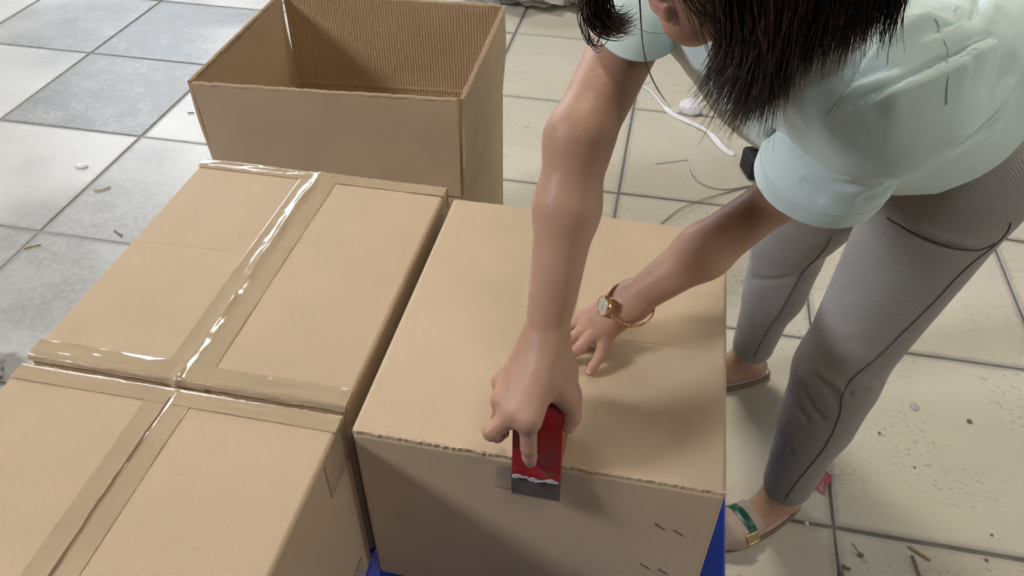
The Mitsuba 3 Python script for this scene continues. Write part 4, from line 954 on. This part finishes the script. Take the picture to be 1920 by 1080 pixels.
flat('plastic_strap', [(1228, 306), (1255, 303), (1291, 298)], .009, 'grey_strap', 'flat grey piece of plastic strap nearest the bare right forearm', 'strap', .002, n=12)
flat('plastic_strap', [(1292, 299), (1297, 318, .008), (1308, 334, .010), (1330, 348, .004), (1355, 354), (1390, 350), (1425, 344)], .009, 'white_strap', 'curved pale plastic strap below the black bag', 'strap', .003, stand=.9)
flat('plastic_strap', [(1240, 418), (1258, 404, .004), (1276, 391, .006), (1310, 376, .004), (1360, 361), (1420, 346)], .006, 'brown_strap', 'thin brown strap curving along the floor behind the untaped box', 'strap', .003, stand=.5)
flat('plastic_strap', [(1880, 446), (1900, 450), (1925, 455), (1990, 470)], .005, 'brown_strap', 'thin brown strap on the floor at the right edge, behind the trousers', 'strap', .003, n=14)
def lump(name, c, radii, amp, freq, mat, label, cat, seed, sub=4, floor=.001):
    m = trimesh.creation.icosphere(sub); v = np.array(m.vertices)
    h = meshkit.fbm(v * freq + seed).reshape(-1) - .5; r_ = 1 + amp * 2 * np.where(np.abs(h) < .5, np.abs(h) * 2 - .35, h)
    v = v * r_[:, None] * np.asarray(radii) + np.asarray(c); v[:, 2] = np.maximum(v[:, 2], floor)
    put(name, (v, np.array(m.faces)), mat, label, cat, smooth=50)
p_ = at(1296, 200, .03); lump('foam_piece', p_, (.048, .040, .033), .10, 2.2, 'white_foam', 'white foam lump on the floor beside the crumpled white strap', 'foam', 3)
p_ = at(1412, 318, .02); bx0 = rounded(-.07, .07, -.05, .05, 0, .085, .012, 4); a_ = .35; bv0 = bx0[0]; bv0 = np.stack([bv0[:, 0] * math.cos(a_) - bv0[:, 1] * math.sin(a_) + p_[0] + .035, bv0[:, 0] * math.sin(a_) + bv0[:, 1] * math.cos(a_) + p_[1] + .02, bv0[:, 2] + .001], 1)
put('black_bag__body', (bv0, bx0[1]), 'black_fabric', smooth=40); put('black_bag__handle', tube(spline([(p_[0] - .01, p_[1] + .02, .083), (p_[0] + .035, p_[1] + .03, .125), (p_[0] + .08, p_[1] + .04, .083)], 16), .006, 8), 'black_fabric', smooth=True)
tag('black_bag', 'small black bag on the floor, half hidden behind the mint shirt', 'bag')
p_ = at(985, 8, 0); lump('plastic_bag', (p_[0] + .02, p_[1] + .25, .10), (.52, .40, .13), .22, 3.0, 'grey_film', 'crumpled grey plastic bag on the floor behind the open box', 'plastic bag', 5, 5)
p_ = at(2, 704, 0); lump('plastic_bag', (p_[0] - .06, p_[1] + .0, .03), (.075, .06, .05), .22, 2.4, 'clear_film', 'bit of clear plastic bag at the left edge of the photo', 'plastic bag', 9)
def stick(a, b, w, mat, label, cat, h=.003, group=None):
    A_, B_ = at(*a, h), at(*b, h); t_ = unit(B_ - A_); s_ = np.cross((0, 0, 1), t_)
    put('wood_strip' if mat == 'tan_scrap' else 'scrap', frame_box((A_ + B_) / 2, t_, s_, V(0, 0, 1), np.linalg.norm(B_ - A_) / 2, w / 2, h * .8, h * .5), mat, label, cat, group, smooth=40)
stick((1704, 1024), (1746, 1051), .006, 'tan_scrap', 'tan wood strip below the dark floor joint, the longer-lying upper one', 'wood strip')
stick((1710, 1041), (1724, 1080), .006, 'brown_strap', 'brown strip of card below the tan wood strip at the bottom edge', 'strip')
stick((44, 466), (76, 458), .004, 'tan_scrap', 'tan sliver of wood at the floor joint left of the taped boxes', 'wood strip')
stick((214, 432), (229, 442), .004, 'brown_strap', 'short brown scrap on the floor left of the taped box', 'scrap')
stick((352, 212), (364, 211), .003, 'brown_strap', 'tiny brown sliver beside the left edge of the open box', 'scrap')
flat('card_curl', [(176, 354), (188, 356), (198, 353), (206, 349)], .007, 'tan_scrap', 'curled tan card scrap on the floor tile left of the boxes', 'scrap', .004, .002, 14)
p_ = at(152, 311, .004); lump('foil_scrap', p_, (.026, .014, .008), .3, 2.5, 'white_foam', 'crumpled white foil scrap on the pale tile at left', 'scrap', 2, 3)
p_ = at(1512, 981, .003); lump('white_bit', p_, (.0055, .0045, .004), .1, 2, 'white_foam', 'tiny white bit in the dark floor joint behind the near sandal', 'scrap', 4, 2)
A_ = at(1598, 1018, .003); B_ = at(1614, 1041, .004)
put('nail__shank', tube(np.linspace(A_, B_, 4), .0011, 6), 'brown_strap', smooth=True)
m = trimesh.creation.icosphere(2); put('nail__head', (np.array(m.vertices) * (.007, .006, .0045) + B_, np.array(m.faces)), 'brown_strap', smooth=True)
tag('nail', 'small round-headed rusty nail lying on the tile, lower right', 'nail')
mark = [[(1562, 877), (1548, 893), (1536, 908), (1522, 921)], [(1554, 884), (1549, 905), (1545, 926)], [(1543, 896), (1534, 906), (1536, 918), (1545, 926)], [(1560, 882), (1556, 898), (1548, 912)], [(1551, 888), (1541, 900), (1533, 905)]]
for k, q in enumerate(mark):
    P_ = spline([at(*a, .0006 + .0001 * k) for a in q], 20); put('paint_mark__stroke', ribbon(P_, np.cross(np.gradient(P_, axis=0), (0, 0, 1)), .0055, .0006), 'pink_paint', smooth=40)
tag('paint_mark', 'pink crayon scrawl on the floor tile behind the near sandal', 'mark')
c_ = at(1563, 880, .001); ang_ = np.arange(40) * 2 * np.pi / 40; q_ = c_ + np.stack([.019 * np.cos(ang_), .017 * np.sin(ang_), ang_ * 0], 1)
put('plastic_disc__rim', tube(np.vstack([q_, q_[:1]]), .0010, 5, False), 'grey_strap', smooth=True)
put('plastic_disc__film', [(np.vstack([q_, c_[None]]) + V(0, 0, z_), np.array([(i, (i + 1) % 40, 40) for i in range(40)])) for z_ in (-.0004, .0002)], 'tile', smooth=False)
tag('plastic_disc', 'thin translucent plastic disc lying under the pink crayon scrawl', 'disc')
GRIT = ['largest flat grey grit patch on the right tile', 'small round dark grit right of the grey patch', 'tiny dark grit speck below the grey patch', 'dark grit speck beside the back of the near knee', 'dark grit lump near the bottom edge, uppermost of three beside the joint', 'small dark grit, right one of three beside the bottom joint', 'dark grit lump touching the bottom edge beside the floor joint', 'small dark grit near the lower right corner, nearest the bottom', 'tiny dark grit just below the dark joint at far right']
for k, (px, py, r_) in enumerate([(1715, 762, .012), (1818, 790, .007), (1715, 876, .003), (1649, 812, .004), (1583, 1064, .006), (1592, 1067, .004), (1578, 1077, .006), (1850, 1050, .004), (1860, 1003, .003)]):
    p_ = at(px, py, .0012); lump('grit', p_, (r_, r_ * 1.25, .0016), .35, 2.5, 'brown_strap' if r_ < .01 else 'grey_strap', GRIT[k], 'grit', k, 2)
    tag([q for q in scene if q.startswith('grit')][-1], GRIT[k])
